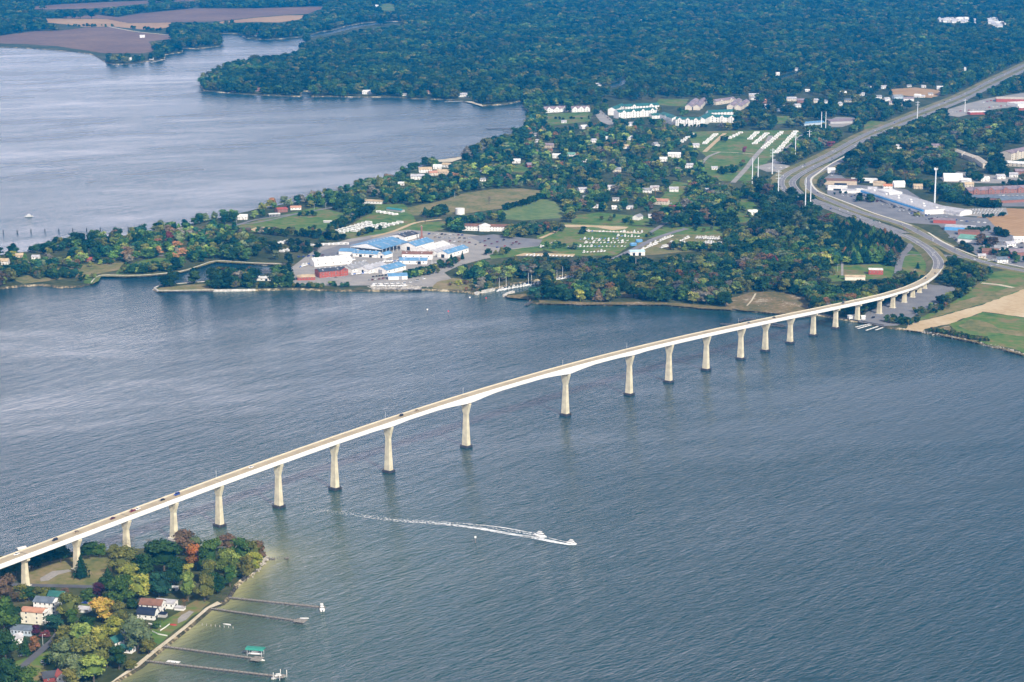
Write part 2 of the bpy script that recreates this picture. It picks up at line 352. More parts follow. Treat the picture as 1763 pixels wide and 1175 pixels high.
g('yard', m_gravel, [(500,462),(545,428),(600,412),(660,402),(700,396),(790,402),(880,412),(935,412),(930,424),(880,430),(868,440),(830,447),(790,458),(765,470),(780,482),(768,494),(700,494),(640,492),(560,492),(500,490)])
g('parking_lot', m_lot, [(808,408),(850,404),(900,410),(934,413),(928,424),(880,428),(845,426)], Z2)
g('parking_lot', m_lot, [(555,432),(600,418),(640,410),(645,418),(600,436),(560,448),(540,446)], Z2)
g('lawn', m_grass, [(842,440),(870,431),(930,424),(935,432),(885,442),(845,447)], Z2)
g('riprap_slope', m_riprap, [(636,492),(700,490),(722,493),(727,499),(640,499)], Z2)
g('lawn', m_grass, [(924,406),(965,384),(1080,388),(1145,395),(1225,404),(1235,410),(1170,407),(1100,412),(1062,440),(1000,441),(955,436),(928,428)])
g('boat_yard', m_drygrass, [(1100,418),(1150,404),(1240,404),(1250,418),(1220,430),(1140,438),(1080,442)], Z2)
g('dirt_strip', m_tan, [(966,387),(1040,389),(1082,391),(1078,394),(1055,397),(1030,392),(967,390)], Z2)
g('dirt_strip', m_tan, [(885,441),(903,436),(990,438),(988,442),(905,441)], Z2)
g('dirt_strip', m_sand, [(1000,396),(1105,401),(1104,403),(1000,398)], Z3)
g('boat_yard', m_drygrass, [(1160,465),(1205,455),(1290,450),(1305,468),(1255,474),(1195,474)], Z1, False)
g('gravel_lot', m_gravel, [(1262,466),(1298,464),(1303,471),(1268,474)], Z2, False)
g('lawn', m_grass, [(1135,345),(1160,312),(1185,316),(1165,352),(1140,358)])
g('lawn', m_grass, [(985,372),(1030,366),(1120,374),(1118,388),(1040,386),(985,384)])
g('lawn', m_grass, [(1270,344),(1292,344),(1310,362),(1285,384),(1262,384)])
g('lawn', m_grass, [(1140,392),(1250,390),(1245,408),(1160,404)])
g('marsh', m_marsh, [(1255,515),(1290,504),(1340,502),(1385,512),(1395,532),(1395,541),(1338,540),(1272,534),(1250,530)])
g('marsh', m_marsh, [(928,517),(1010,521),(1100,520),(1180,523),(1240,528),(1260,531),(1260,534),(1204,531),(1141,525),(1011,525),(928,523)])
g('marsh', m_marsh, [(866,510),(905,506),(912,515),(880,513)])
g('bare_slope', m_drygrass, [(752,486),(780,479),(812,482),(822,494),(800,500),(745,497)])
g('marsh', m_marsh, [(1060,506),(1090,501),(1110,506),(1095,514),(1065,513)])
g('lawn', m_grass, [(1422,462),(1448,457),(1525,455),(1545,462),(1540,478),(1500,481),(1425,486)])
g('lawn', m_grass, [(1556,440),(1568,432),(1590,437),(1602,446),(1606,466),(1600,474),(1562,478),(1552,462)])
g('parking_lot', m_lot, [(1478,555),(1492,538),(1530,520),(1560,505),(1600,490),(1640,494),(1648,500),(1628,516),(1590,535),(1565,550),(1545,561),(1520,562),(1495,557)])
g('farm_track', m_tan, [(1558,568),(1566,556),(1600,550),(1695,524),(1763,498),(2300,470),(2300,560),(1763,547),(1692,537),(1632,559),(1592,567),(1588,572)], Z2)
g('lawn', m_grass, [(1560,560),(1600,540),(1660,510),(1680,492),(1700,470),(1763,462),(2300,458),(2300,500),(1763,500),(1695,523),(1600,549)])
g('bare_slope', m_drygrass, [(1600,547),(1640,524),(1690,508),(1763,490),(1763,497),(1695,522),(1600,549)], Z2)
g('field', m_grass, [(1632,560),(1692,538),(1763,548),(2300,560),(2300,640),(1763,609),(1740,600),(1700,594),(1660,580)], Z3)
g('bare_patch', m_drygrass, [(1650,562),(1672,550),(1700,556),(1725,568),(1763,570),(1763,580),(1700,572),(1668,570)], Z4)
g('field', m_orangefield, [(1680,375),(1731,359),(1763,360),(2300,362),(2300,430),(1763,410),(1715,400)])
g('beach', m_sand, [(382,1040),(360,1048),(322,1081),(294,1103),(266,1125),(238,1149),(202,1170),(180,1184),(199,1169),(235,1143),(264,1119),(291,1099),(319,1077),(354,1047),(374,1036)])
g('lawn', m_drygrass, [(50,975),(85,968),(140,958),(188,955),(192,975),(185,1002),(160,1012),(40,1010),(42,995)])
g('gravel_patch', m_gravel, [(69,996),(90,984),(118,981),(124,984),(100,990),(84,1000),(70,1002)], Z2)
g('lawn', m_grass, [(330,1038),(345,1030),(362,1038),(330,1062),(290,1095),(262,1118),(245,1122),(250,1095),(285,1068)])
g('patio', m_gravel, [(312,1060),(326,1052),(334,1054),(320,1068),(306,1074),(306,1066)], Z2)
g('lawn', m_grass, [(0,1150),(40,1135),(95,1118),(95,1150),(60,1175),(0,1180)])
g('lawn', m_grass, [(140,1022),(185,1022),(180,1040),(140,1045)])
CLEAR += [[(527,63),(550,56),(592,47),(620,41),(654,37.5),(692,37),(694,42),(657,44),(625,49),(596,55),(573,61),(546,65),(529,69)], [(519,158),(533,158),(537,168),(516,168)]]
for nm, q in (('pond', [(1046,150),(1050,144),(1062,141),(1068,135),(1080,136),(1081,141),(1070,147),(1055,151)]), ('pond', [(1338,136),(1342,131),(1356,127),(1372,123),(1375,125),(1362,130),(1348,134)])):
    CLEAR.append(q); CLEAR.append([(a, b+3) for a, b in q]); sheet(nm, q, bpy.data.materials['water'], Z1)
g('parking_lot', m_lot, [(1422,322),(1416,310),(1432,298),(1445,300),(1470,318),(1520,322),(1560,326),(1590,345),(1612,360),(1660,372),(1620,388),(1560,384),(1500,366),(1452,350),(1425,336)])
g('yard', m_lot, [(1612,384),(1600,372),(1640,372),(1700,376),(1720,398),(1763,412),(2300,425),(2300,470),(1763,462),(1700,450),(1650,420)], Z1)
g('yard', m_gravel, [(1658,360),(1732,358),(1736,370),(1700,374),(1660,372)], Z2)
g('parking_lot', m_lot, [(1655,338),(1763,330),(2300,330),(2300,350),(1763,356),(1700,356),(1660,350)], Z1)
g('yard', m_gravel, [(1618,306),(1650,296),(1763,308),(1763,316),(1700,316),(1625,314)], Z1)
g('parking_lot', m_gravel, [(1628,190),(1660,180),(1700,170),(1763,160),(2300,150),(2300,180),(1763,182),(1700,190),(1650,202),(1628,198)])
g('parking_lot', m_gravel, [(1024,198),(1034,190),(1052,205),(1062,212),(1050,216),(1034,210)])
g('parking_lot', m_gravel, [(1298,288),(1330,280),(1360,286),(1352,296),(1320,296)], Z2)
g('lawn', m_grass, [(1487,212),(1500,208),(1530,211),(1510,222),(1488,224)])
g('lawn', m_grass, [(1336,200),(1360,200),(1360,212),(1338,214)])
g('yard', m_gravel, [(1424,208),(1440,202),(1474,203),(1478,210),(1450,219),(1428,219)], Z2)
g('beach', m_sand, [(738,283),(750,279),(778,279),(790,275),(811,267),(832,257),(858,250),(856,248),(828,254),(808,265),(785,272),(745,277)], Z2)
g('beach', m_sand, [(800,175),(812,178),(832,184),(829,180),(812,175)], Z2)
g('lawn', m_grass, [(880,288),(905,280),(912,292),(900,298),(880,296)])
g('lawn', m_grass, [(205,463),(240,450),(270,444),(300,446),(280,458),(240,470),(200,473)])
g('lawn', m_drygrass, [(20,480),(60,472),(100,462),(140,456),(215,452),(205,465),(160,474),(100,482),(40,489)])
g('lawn', m_grass, [(145,476),(175,474),(170,484),(158,489),(145,488)])
g('spit_top', m_drygrass, [(268,499),(278,495.5),(330,490.5),(366,488),(368,501),(274,502.4)])
g('seawall_walk', m_drygrass, [(160,487),(176,472),(222,473),(261,471.5),(313,466),(342,457),(372,449),(418,451),(490,453.5),(490,456.3),(418,454),(372,451.5),(342,460.5),(313,469.5),(261,475),(222,477),(174,476.5),(162,488.5)], Z2)
g('marsh', m_marsh, [(1590,571),(1634,561),(1660,581),(1700,595),(1740,603),(1763,610),(1763,612),(1695,593),(1643,582)], Z1, False)
CLEAR.append([(848,498),(880,489),(927,482),(930,486),(925,492),(900,503),(870,508),(850,506)])
CLEAR.append([(1556,404),(1590,412),(1606,425),(1622,440),(1627,460),(1620,474),(1604,476),(1600,450),(1590,436),(1575,424)])
# seawalls: pale caps along the walled edges
def wallline(pts, w=1.6, h=.5, m=None, name='sea_wall', label=None):
    p = pxpath(pts, 0.0, 12); b = MB(); n = len(p); Lq, Rq = strip(p, w, 2.0)
    for i in range(n-1):
        a, b_, c, d = Lq[i], Lq[i+1], Rq[i+1], Rq[i]
        b.add([(v.x, v.y, z) for z in (-.5, 2.1+h) for v in (a, d, c, b_)], [(4, 5, 6, 7), (0, 1, 5, 4), (1, 2, 6, 5), (2, 3, 7, 6), (3, 0, 4, 7)])
    o = b.build(name, m or WHITE); return tag(o, label, 'sea wall')
STONE = mat('pale_stone', (.55, .52, .47), .9, .3, .3)
wallline([(157,490),(172,477.4),(222,477.6),(261,475.8),(313,470),(342,461),(372,452),(418,454.5),(460,457),(492,457)], 1.4, .4, STONE, label='long pale sea wall with an angled corner round the harbour basin')
wallline([(366,487),(326,490),(274,495),(266,499),(272,503.2),(366,502.4),(440,501.2)], 2.0, .4, STONE, label='pale stone edging wrapping the tip of the narrow grassy spit')
wallline([(819,508),(835,504),(850,500)], 5, .8, STONE, 'breakwater', 'white stone breakwater left of the creek mouth')
wallline([(868,512),(876,507.5),(884,505)], 4, .8, STONE, 'breakwater', 'short white stone breakwater right of the creek mouth')
wallline([(1406,543),(1454,551.5),(1491,558),(1522,564)], 1.6, .6, mat('dark_piling_wall', (.06, .06, .06), .9, .3, .5), 'bulkhead', 'dark timber bulkhead along the boat landing under the bridge')
# ------------------------------------------------------------------ roads
ROADS = []
def road(name, pts, w, m=ASPH, z=2.30, w2=None, clear=True, step=15):
    ZC[0] += 1; z += ZC[0]*.0006; p = pxpath(pts, 2.0, step); o = strip_mesh(name, p, w, m, z, w2); tag(o, kind='structure')
    if clear: ROADS.append((p, w))
    return p
VERGE = m_drygrass
HW1 = [(1900,52),(1820,84),(1763,113),(1708,139),(1656,165),(1590,191),(1538,212),(1486,234),(1436,261),(1402,278),(1375,290),(1354,301.5),(1344.5,314),(1352,328),(1378,341),(1420,357.5),(1455,371),(1490,383),(1530,397),(1556,407.5)]
HW2 = [(1900,60),(1820,92),(1763,122),(1708,148.5),(1656,174),(1590,200),(1538,221),(1486,243),(1439,270),(1403,287.5),(1378,301),(1366,311),(1364.5,318),(1374,330),(1393,341.5),(1417,350.5),(1440,359),(1475,372),(1520,388),(1560,402)]
HW3 = [(1510,256),(1470,268),(1439,282),(1412,295),(1396,305),(1391,316),(1398,328),(1421,341.5),(1460,358),(1499,371),(1538,382),(1564,391),(1590,405),(1616,418),(1656,438.5),(1695,452),(1763,467),(1900,490)]
road('road_verge', HW1[:14], 40, VERGE, 2.15); road('road_verge', HW3[2:], 28, VERGE, 2.17)
hw1 = road('highway', HW1, 11.5, ASPH, 2.32); hw2 = road('highway', HW2, 11.5, ASPH, 2.34)
hw3 = road('service_road', HW3, 12, ASPH, 2.30)
for p_, off in ((hw1, 5.2), (hw1, -5.2), (hw2, 5.2), (hw2, -5.2), (hw3, 5.6), (hw3, -5.6), (hw1, 0), (hw2, 0)):
    Lq, Rq = strip(p_, abs(off)*2 or .01, 2.4); q = Lq if off >= 0 else Rq
    tag(strip_mesh('lane_line', q, .45 if off else .3, mat('road_paint', (.62, .60, .55), .7, .1), 2.40), kind='structure')
wallpath = [(1470,262),(1432,282),(1408,299),(1397,308),(1398,318),(1409,330),(1436,341),(1470,354),(1500,366),(1540,379),(1570,389)]
tag(strip_mesh('sidewalk', pxpath(wallpath), 3.2, mat('pale_walk', (.66, .62, .52), .8, .1), 2.36), kind='structure')
tag(strip_mesh('sidewalk', pxpath([(1598,401),(1625,418),(1668,437),(1700,447),(1763,461)]), 3.0, MATS['pale_walk'], 2.38), kind='structure')
road('ramp', [(1570,420),(1562,431),(1553,441),(1548,455),(1545,475)], 9, ASPH, 2.33)
road('ramp', [(1552,443),(1566,438.5),(1585,439),(1600,446)], 4, ASPH, 2.31)
road('street', [(1617,450),(1628,440),(1640,441),(1660,445)], 8, ASPH, 2.29)
for pts, w, mm in [
 ([(-60,456),(0,453),(60,452),(130,450),(190,447),(240,443),(270,440.5),(300,440)], 6, ASPH),
 ([(330,405),(345,398),(400,390),(440,379),(500,370),(570,358),(600,350)], 6, ASPH),
 ([(392,388),(440,384),(510,369)], 5, ASPH),
 ([(790,306),(820,298),(850,286),(880,277)], 6, ASPH),
 ([(640,409),(680,398),(716,384),(760,378)], 7, m_tan),
 ([(930,411),(955,400),(970,391),(1000,391)], 6, m_tan),
 ([(1040,455),(1070,440),(1095,428),(1120,415),(1145,405),(1182,394)], 9, ASPH),
 ([(1118,402),(1145,385),(1170,370)], 6, ASPH),
 ([(1213,262),(1228,248),(1248,230)], 8, m_tan), ([(1205,285),(1220,270),(1240,262)], 6, m_gravel), ([(1225,262),(1260,263),(1298,266)], 4, m_sand),
 ([(1262,315),(1285,290),(1300,270),(1318,250),(1327,234)], 9, m_gravel), ([(1345,262),(1368,245),(1382,232)], 8, m_gravel),
 ([(1286,527),(1294,518),(1301,506)], 2, m_sand),
 ([(1690,488),(1720,491),(1745,496)], 7, m_sand),
 ([(1450,452),(1450,475)], 3, m_gravel), ([(1763,446),(1715,446),(1690,440),(1665,425)], 8, ASPH), ([(188,46.5),(235,55),(290,60.5)], 9, m_sand),
 ([(-40,1003),(10,1006),(60,1009),(120,1010),(180,1012),(200,1016)], 6.5, ASPHD), ([(20,1172),(37,1150),(60,1130),(91,1104),(100,1092)], 5.5, ASPHD),
 ([(1120,272),(1135,265),(1145,262)], 5, m_gravel), ([(955,238),(975,233)], 5, m_gravel),
]: road('road', pts, w, mm, 2.27)
# embankment that carries the highway up to the bridge end
def zroad(pts, w, m, name, side=9, sm=None):
    p = subdiv_path([P(a, b, z) for a, b, z in pts], 8); n = len(p); Lq, Rq = strip(p, w); b = MB(); Lo, Ro = strip(p, w+2*side)
    b.add(Lq+Rq, [(i, n+i, n+i+1, i+1) for i in range(n-1)], 0)
    Lo = [Vector((v.x, v.y, 1.9)) for v in Lo]; Ro = [Vector((v.x, v.y, 1.9)) for v in Ro]
    b.add(Lo+Lq, [(i, n+i, n+i+1, i+1) for i in range(n-1)], 1); b.add(Rq+Ro, [(i, n+i, n+i+1, i+1) for i in range(n-1)], 1)
    b.add([Lo[0], Lq[0], Rq[0], Ro[0]], [(0, 1, 2, 3)], 1)
    ROADS.append((p, w+6)); return tag(b.build(name, [m, sm or VERGE]), kind='structure'), p
EMB = [(1613.3,463.5,8.6),(1616,455.5,7.2),(1614.5,447.5,6.3),(1609,440,5.4),(1598,428.5,4.0),(1582,418,3.0),(1566,409,2.45),(1552,404,2.4)]
emb, embp = zroad(EMB, 14, ASPH, 'highway')
for off in (-6.4, -.8, .8, 6.4):
    Lq, Rq = strip(embp, abs(off)*2); q = Lq if off > 0 else Rq
    o = strip_mesh('lane_line', [v+Vector((0, 0, .06)) for v in q], .45, mat('road_paint', (.62, .60, .55), .7, .1)); tag(o, kind='structure')
# land use with scattered trees
SEMI += [([(905,215),(1200,215),(1215,300),(1100,330),(905,300)], .78), ([(985,300),(1200,300),(1180,380),(985,380)], .6), ([(1000,165),(1340,165),(1340,228),(1000,228)], .45),
 ([(1330,140),(1700,125),(1560,200),(1340,220)], .5), ([(0,430),(500,350),(560,480),(0,500)], .62), ([(1600,355),(1763,330),(1763,470),(1660,450)], .25), ([(1420,290),(1620,290),(1620,340),(1440,340)], .3),
 ([(1240,320),(1345,300),(1420,350),(1420,440),(1260,470)], .72), ([(440,400),(560,400),(560,470),(440,470)], .45), ([(1600,440),(1763,440),(1680,500),(1600,520)], .6), ([(1640,240),(1763,240),(1763,300),(1640,300)], .8), ([(1090,440),(1300,440),(1300,480),(1090,480)], .8)]
# ------------------------------------------------------------------ the bridge
BC, BD = (94.8643, 2036.4418), (0.63198011, 0.77498461)
ks = [-850,-710,-662,-614,-566,-518,-452,-386,-319,-216,-143,-70,33,103,169,234,281,333,380,427,475,520,597]
kz = [19,27,29.6,32.2,34.8,37.1,40.0,42.6,44.8,47.2,47.7,47.1,44.9,42.3,39.2,35.9,33.5,30.7,28.3,26.4,24.4,22.4,18.0]
zp = np.polyfit(ks, kz, 5)
DZ = lambda s: float(np.polyval(zp, s))
cl_ = [Vector((BC[0]+BD[0]*s, BC[1]+BD[1]*s, DZ(s))) for s in range(-1000, 470, 10)]
bend = [cl_[-1]]+[Vector(q) for q in ((427, 2440, 22.4), (447, 2471, 20.2))]+[P(1560, 497.5, 17.6), P(1575, 491.5, 15.2), P(1589, 484.8, 12.9), P(1600, 477.5, 11.0), P(1608, 470.5, 9.6), P(1613.3, 463.5, 8.6)]
path = cl_[:-1]+subdiv_path(bend, 8)
acc = [0.0]
for a, b in zip(path, path[1:]): acc.append(acc[-1]+(Vector((b.x-a.x, b.y-a.y))).length)
S0 = -1000.0
def at_s(s):
    s -= S0
    for i in range(len(path)-1):
        if acc[i+1] >= s or i == len(path)-2:
            t = (s-acc[i])/(acc[i+1]-acc[i]); p = path[i].lerp(path[i+1], t); d = path[i+1]-path[i]; d.z = 0; return p, d.normalized()
PIERS = [-806,-758,-710,-662,-614,-566,-518,-452,-386,-319,-215.5,-69.7,33.2,101,168,233,281,331,379,427,474,521,560,597,631,662,690]
def girder_depth(s):
    d = 2.7
    for q, big in ((-215.5, 5.6), (-69.7, 5.6), (-319, 3.8), (33.2, 3.8)):
        L_ = 45 if big > 5 else 26; d = max(d, 2.7+(big-2.7)*max(0, 1-abs(s-q)/L_)**1.5)
    if s > 480: d = max(1.9, 2.7-(s-480)/100)
    return d
bridge = empty('road_bridge', (0, 0, 0)); tag(bridge, 'long white and cream high-level road bridge arching over the river on flared concrete piers', 'bridge')
def sweep(profile_fn, name, m, smax=None):
    """profile_fn(s) -> [(u, w)] across / below the deck line"""
    rings = []; i0 = 0
    for i, p in enumerate(path):
        d = path[min(i+1, len(path)-1)]-path[max(i-1, 0)]; d.z = 0; d.normalize(); n = Vector((-d.y, d.x, 0))
        rings.append([tuple(p+n*u+Vector((0, 0, w))) for u, w in profile_fn(S0+acc[i])])
    return MB().loft(rings).build(name, m, bridge)
m_girder = mat('girder_paint', (.86, .85, .80), .55, .04, .15)
m_under = mat('deck_soffit', (.30, .28, .25), .9, .1)
HWD = 5.3
sweep(lambda s: [(HWD, 0), (-HWD, 0), (-HWD, -.35), (HWD, -.35)], 'deck', mat('deck_surface', (.42, .355, .25), .85, .10, .10))
for sg, nm in ((1, 'parapet'), (-1, 'parapet')):
    sweep(lambda s: [(sg*(HWD+.03), .95), (sg*(HWD+.40), .95), (sg*(HWD+.45), -.35), (sg*(HWD+.03), -.35)][::sg], nm, mat('parapet_concrete', (.60, .54, .42), .8, .05, .2) if sg > 0 else m_girder)
for sg in (1, -1):
    sweep(lambda s: [(sg*4.5, -.37), (sg*5.55, -.37), (sg*5.40, -girder_depth(s)), (sg*4.5, -girder_depth(s))][::sg], 'girder', m_girder)
sweep(lambda s: [(4.48, -.6), (-4.48, -.6), (-4.48, -1.3), (4.48, -1.3)], 'soffit', m_under)
for off in (-.22, .22):
    o = strip_mesh('centre_line', [p+Vector((0, 0, .03)) for p in [path[i]+Vector((-(path[min(i+1, len(path)-1)]-path[max(i-1, 0)]).y, (path[min(i+1, len(path)-1)]-path[max(i-1, 0)]).x, 0)).normalized()*off for i in range(len(path))]], .16, mat('yellow_line', (.50, .33, .10), .8, .1), parent=bridge)
for off in (-4.1, 4.1):
    strip_mesh('edge_line', [path[i]+Vector((-(path[min(i+1, len(path)-1)]-path[max(i-1, 0)]).y, (path[min(i+1, len(path)-1)]-path[max(i-1, 0)]).x, 0)).normalized()*off+Vector((0, 0, .03)) for i in range(len(path))], .18, mat('white_line', (.62, .60, .55), .8, .1), parent=bridge)
m_pier = mat('pier_concrete', (.60, .545, .39), .85, .14, .22)
m_foot = mat('wet_footing', (.035, .035, .045), .6, .2, .5)
def rect(a, b, z, ch=.0):
    c = min(a, b)*.18
    return [(a-c, -b, z), (a, -b+c, z), (a, b-c, z), (a-c, b, z), (-a+c, b, z), (-a, b-c, z), (-a, -b+c, z), (-a+c, -b, z)]
for s in PIERS:
    p, d = at_s(s); dep = girder_depth(s); top = p.z-dep-.55; ang = math.atan2(d.y, d.x)+math.pi/2
    wx, wy = p.x, p.y; gx, gy = proj(wx, wy, 0.0)
    inwater = -520 < s < 450
    base = 1.6 if not inwater else 1.9
    hgt_ = top-base; big = .5+.5*min(1, hgt_/38)
    mb = MB(); hb = min(10.5, hgt_*.28) if hgt_ > 24 else min(4.5, hgt_*.3)
    tw = 5.1; sh_ = 2.35; bw = sh_+1.15*(hgt_/40)
    short = hgt_ < 24
    rings = [rect(bw, 1.5*big+.9, base), rect(sh_+(bw-sh_)*.45, 1.1*big+.8, base+hgt_*.35), rect(sh_, .6*big+.8, top-hb)]
    if short: rings += [rect(sh_, 1.3, top-hb*.75), rect(tw, 1.4, top-hb*.3), rect(tw, 1.4, top)]
    else: rings += [rect(sh_+.12, 1.45, top-hb*.97), rect(tw-.1, 1.7, top-1.0), rect(tw-.1, 1.7, top)]
    mb.loft(rings)
    pr = mb.build('pier', m_pier, bridge, (wx, wy, 0), ang)
    MB().loft([rect(tw-.6, 1.1, top+.02), rect(tw-.6, 1.1, top+.53)]).build('bearing', mat('rusty_bearing', (.34, .18, .12), .9, .2), pr)
    if inwater: MB().loft([rect(bw+1.1, 2.2*big+2.0, -3), rect(bw+1.1, 2.2*big+2.0, 1.87)]).build('footing', m_foot, pr)
    else: MB().loft([rect(bw+.8, 2.0*big+1.8, 1.0), rect(bw+.8, 2.0*big+1.8, 2.5)]).build('footing', mat('footing_concrete', (.55, .52, .46), .9, .1), pr)
for s in (-319, -216, -70, 33, 233, -518, -800):
    p, d = at_s(s+3); n = Vector((d.y, -d.x, 0)); q = p-n*5.5
    MB().rod(q+Vector((0, 0, .9)), q+Vector((0, 0, 6.5)), .09).build('lamp_post', STEEL, bridge)
for s in PIERS[::2]:
    p, d = at_s(s); MB().box((0, 0, 0), (.5, HWD*2, .05)).build('expansion_joint', mat('joint_rubber', (.10, .09, .08), .9, .1), bridge, p+Vector((0, 0, .02)), math.atan2(d.y, d.x))
# ------------------------------------------------------------------ cars
def car_proto(kind, paint, name):
    """about 4.6 m long along +X; body with wheel arches, glasshouse, four wheels, lamps"""
    root = empty(name, (0, 0, 0)); tag(root, 'x', 'van' if kind == 'van' else 'car')
    L_, W_, hb, ht = {'sedan': (4.7, 1.8, .92, 1.45), 'suv': (4.7, 1.9, 1.1, 1.8), 'van': (5.3, 2.0, 1.2, 2.1), 'pickup': (5.5, 1.95, 1.1, 1.8)}[kind]
    def ring(x, w, z0, z1): return [(x, -w, z0), (x, w, z0), (x, w, z1*.8), (x, w*.86, z1), (x, -w*.86, z1), (x, -w, z1*.8)]
    h = W_/2; b = MB(); b.loft([ring(-L_/2, h*.86, .38, hb*.85), ring(-L_/2+.25, h, .25, hb*.97), ring(-L_*.1, h, .22, hb), ring(L_*.2, h, .22, hb*.98), ring(L_/2-.3, h*.97, .25, hb*.82), ring(L_/2, h*.82, .38, hb*.66)])
    if kind == 'pickup': x0, x1, x2, x3 = -.1, .05, 1.15, 1.6
    elif kind == 'sedan': x0, x1, x2, x3 = -L_*.36, -L_*.22, L_*.08, L_*.22
    else: x0, x1, x2, x3 = -L_*.48, -L_*.44, L_*.12, L_*.25
    gl = MB(); gl.loft([[(x, -w, z), (x, w, z)] for x, w, z in ()] or [[(x0, -h*.9, hb-.03), (x3, -h*.9, hb-.03), (x3, h*.9, hb-.03), (x0, h*.9, hb-.03)], [(x1, -h*.74, ht-.06), (x2, -h*.74, ht-.06), (x2, h*.74, ht-.06), (x1, h*.74, ht-.06)]])
    b.build('body', paint, root); g_ = gl.build('windows', GLASS, root)
    MB().box(((x1+x2)/2, 0, ht-.02), (x2-x1+.1, h*1.5, .08)).build('roof', paint, root)
    for x in (-L_*.3, L_*.31):
        for y in (-h+.1, h-.1):
            MB().rod((x, y-.11, .33), (x, y+.11, .33), .33, 8).build('wheel', RUBBER, root)
    for y in (-h*.6, h*.6): MB().box((L_/2-.02, y, .6), (.08, .35, .16)).build('headlight', mat('lamp_glass', (.8, .8, .75), .3, 0), root)
    return root
PAINT = {k: mat('paint_'+k, c, .3, .03, .3) for k, c in dict(white=(.80, .80, .79), black=(.012, .012, .016), darkred=(.16, .01, .02), blue=(.02, .06, .30), silver=(.42, .43, .45), grey=(.14, .14, .15), tan=(.32, .25, .17), red=(.45, .03, .03), green=(.03, .15, .10), maroon=(.10, .01, .03)).items()}
CARP = {}
def car(kind, col, loc, rz, label, group=None):
    k = (kind, col)
    if k not in CARP: CARP[k] = car_proto(kind, PAINT[col], {'van': 'van', 'pickup': 'pickup_truck'}.get(kind, 'car'))
    return place(CARP[k], loc, rz, label, group)
BC_ = [(23,954,'sedan','white','near the left picture edge, first of the line'),(93,929,'suv','black','above the clearing beside the dark conifer'),(127,916,'sedan','tan','over the pier beside the dark conifer'),
 (190,894,'sedan','maroon','left of the two side-by-side cars'),(226,879,'pickup','darkred','beside the white car on the far lane'),(232,873.5,'sedan','white','on the far lane beside the dark red pickup'),
 (278,862,'sedan','black','just behind the bright blue van'),(299,850,'van','blue','over the last pier of the wooded point'),(431,803,'sedan','white','alone between the wooded point and mid river'),
 (684,713,'suv','black','just past a pier before the main span'),(711,702,'sedan','tan','short way ahead of the black car near the main span'),(1332,544.5,'sedan','black','on the falling far half over the water'),(1286,549,'sedan','grey','on the far half following the black car'),
 (1449,520.5,'suv','grey','over the timber bulkhead'),(1597,480,'sedan','black','on the bend near the landing'),(1608,472,'sedan','grey','at the landward end of the bridge')]
def nearest_on_path(px, py):
    best = None
    for i in range(len(path)-1):
        for t in (0, .5):
            p = path[i].lerp(path[i+1], t); qx, qy = proj(p.x, p.y, p.z); dd = (qx-px)**2+((qy-py)*2)**2
            if best is None or dd < best[0]: best = (dd, p, (path[i+1]-path[i]), qy)
    return best[1], best[2], best[3]
for px, py, kind, col, where in BC_:
    p, d, qy = nearest_on_path(px, py); a = math.atan2(d.y, d.x); n = Vector((-d.y, d.x, 0)).normalized()
    far = py < qy-.2 or col in ('blue',); o = 2.0 if far else -2.0
    cx = MATS; nm = {'suv': 'estate car', 'sedan': 'car', 'van': 'van', 'pickup': 'pickup truck'}[kind]
    tilt = math.atan2(d.z, math.hypot(d.x, d.y))
    ob_ = car(kind, col, p+n*o+Vector((0, 0, .04)), a+(math.pi if far else 0), f'{col.replace("darkred","dark red").replace("maroon","dark maroon")} {nm} on the bridge {where}', 'cars crossing the bridge')
    ob_.rotation_euler = (0, -tilt*(-1 if far else 1), a+(math.pi if far else 0))
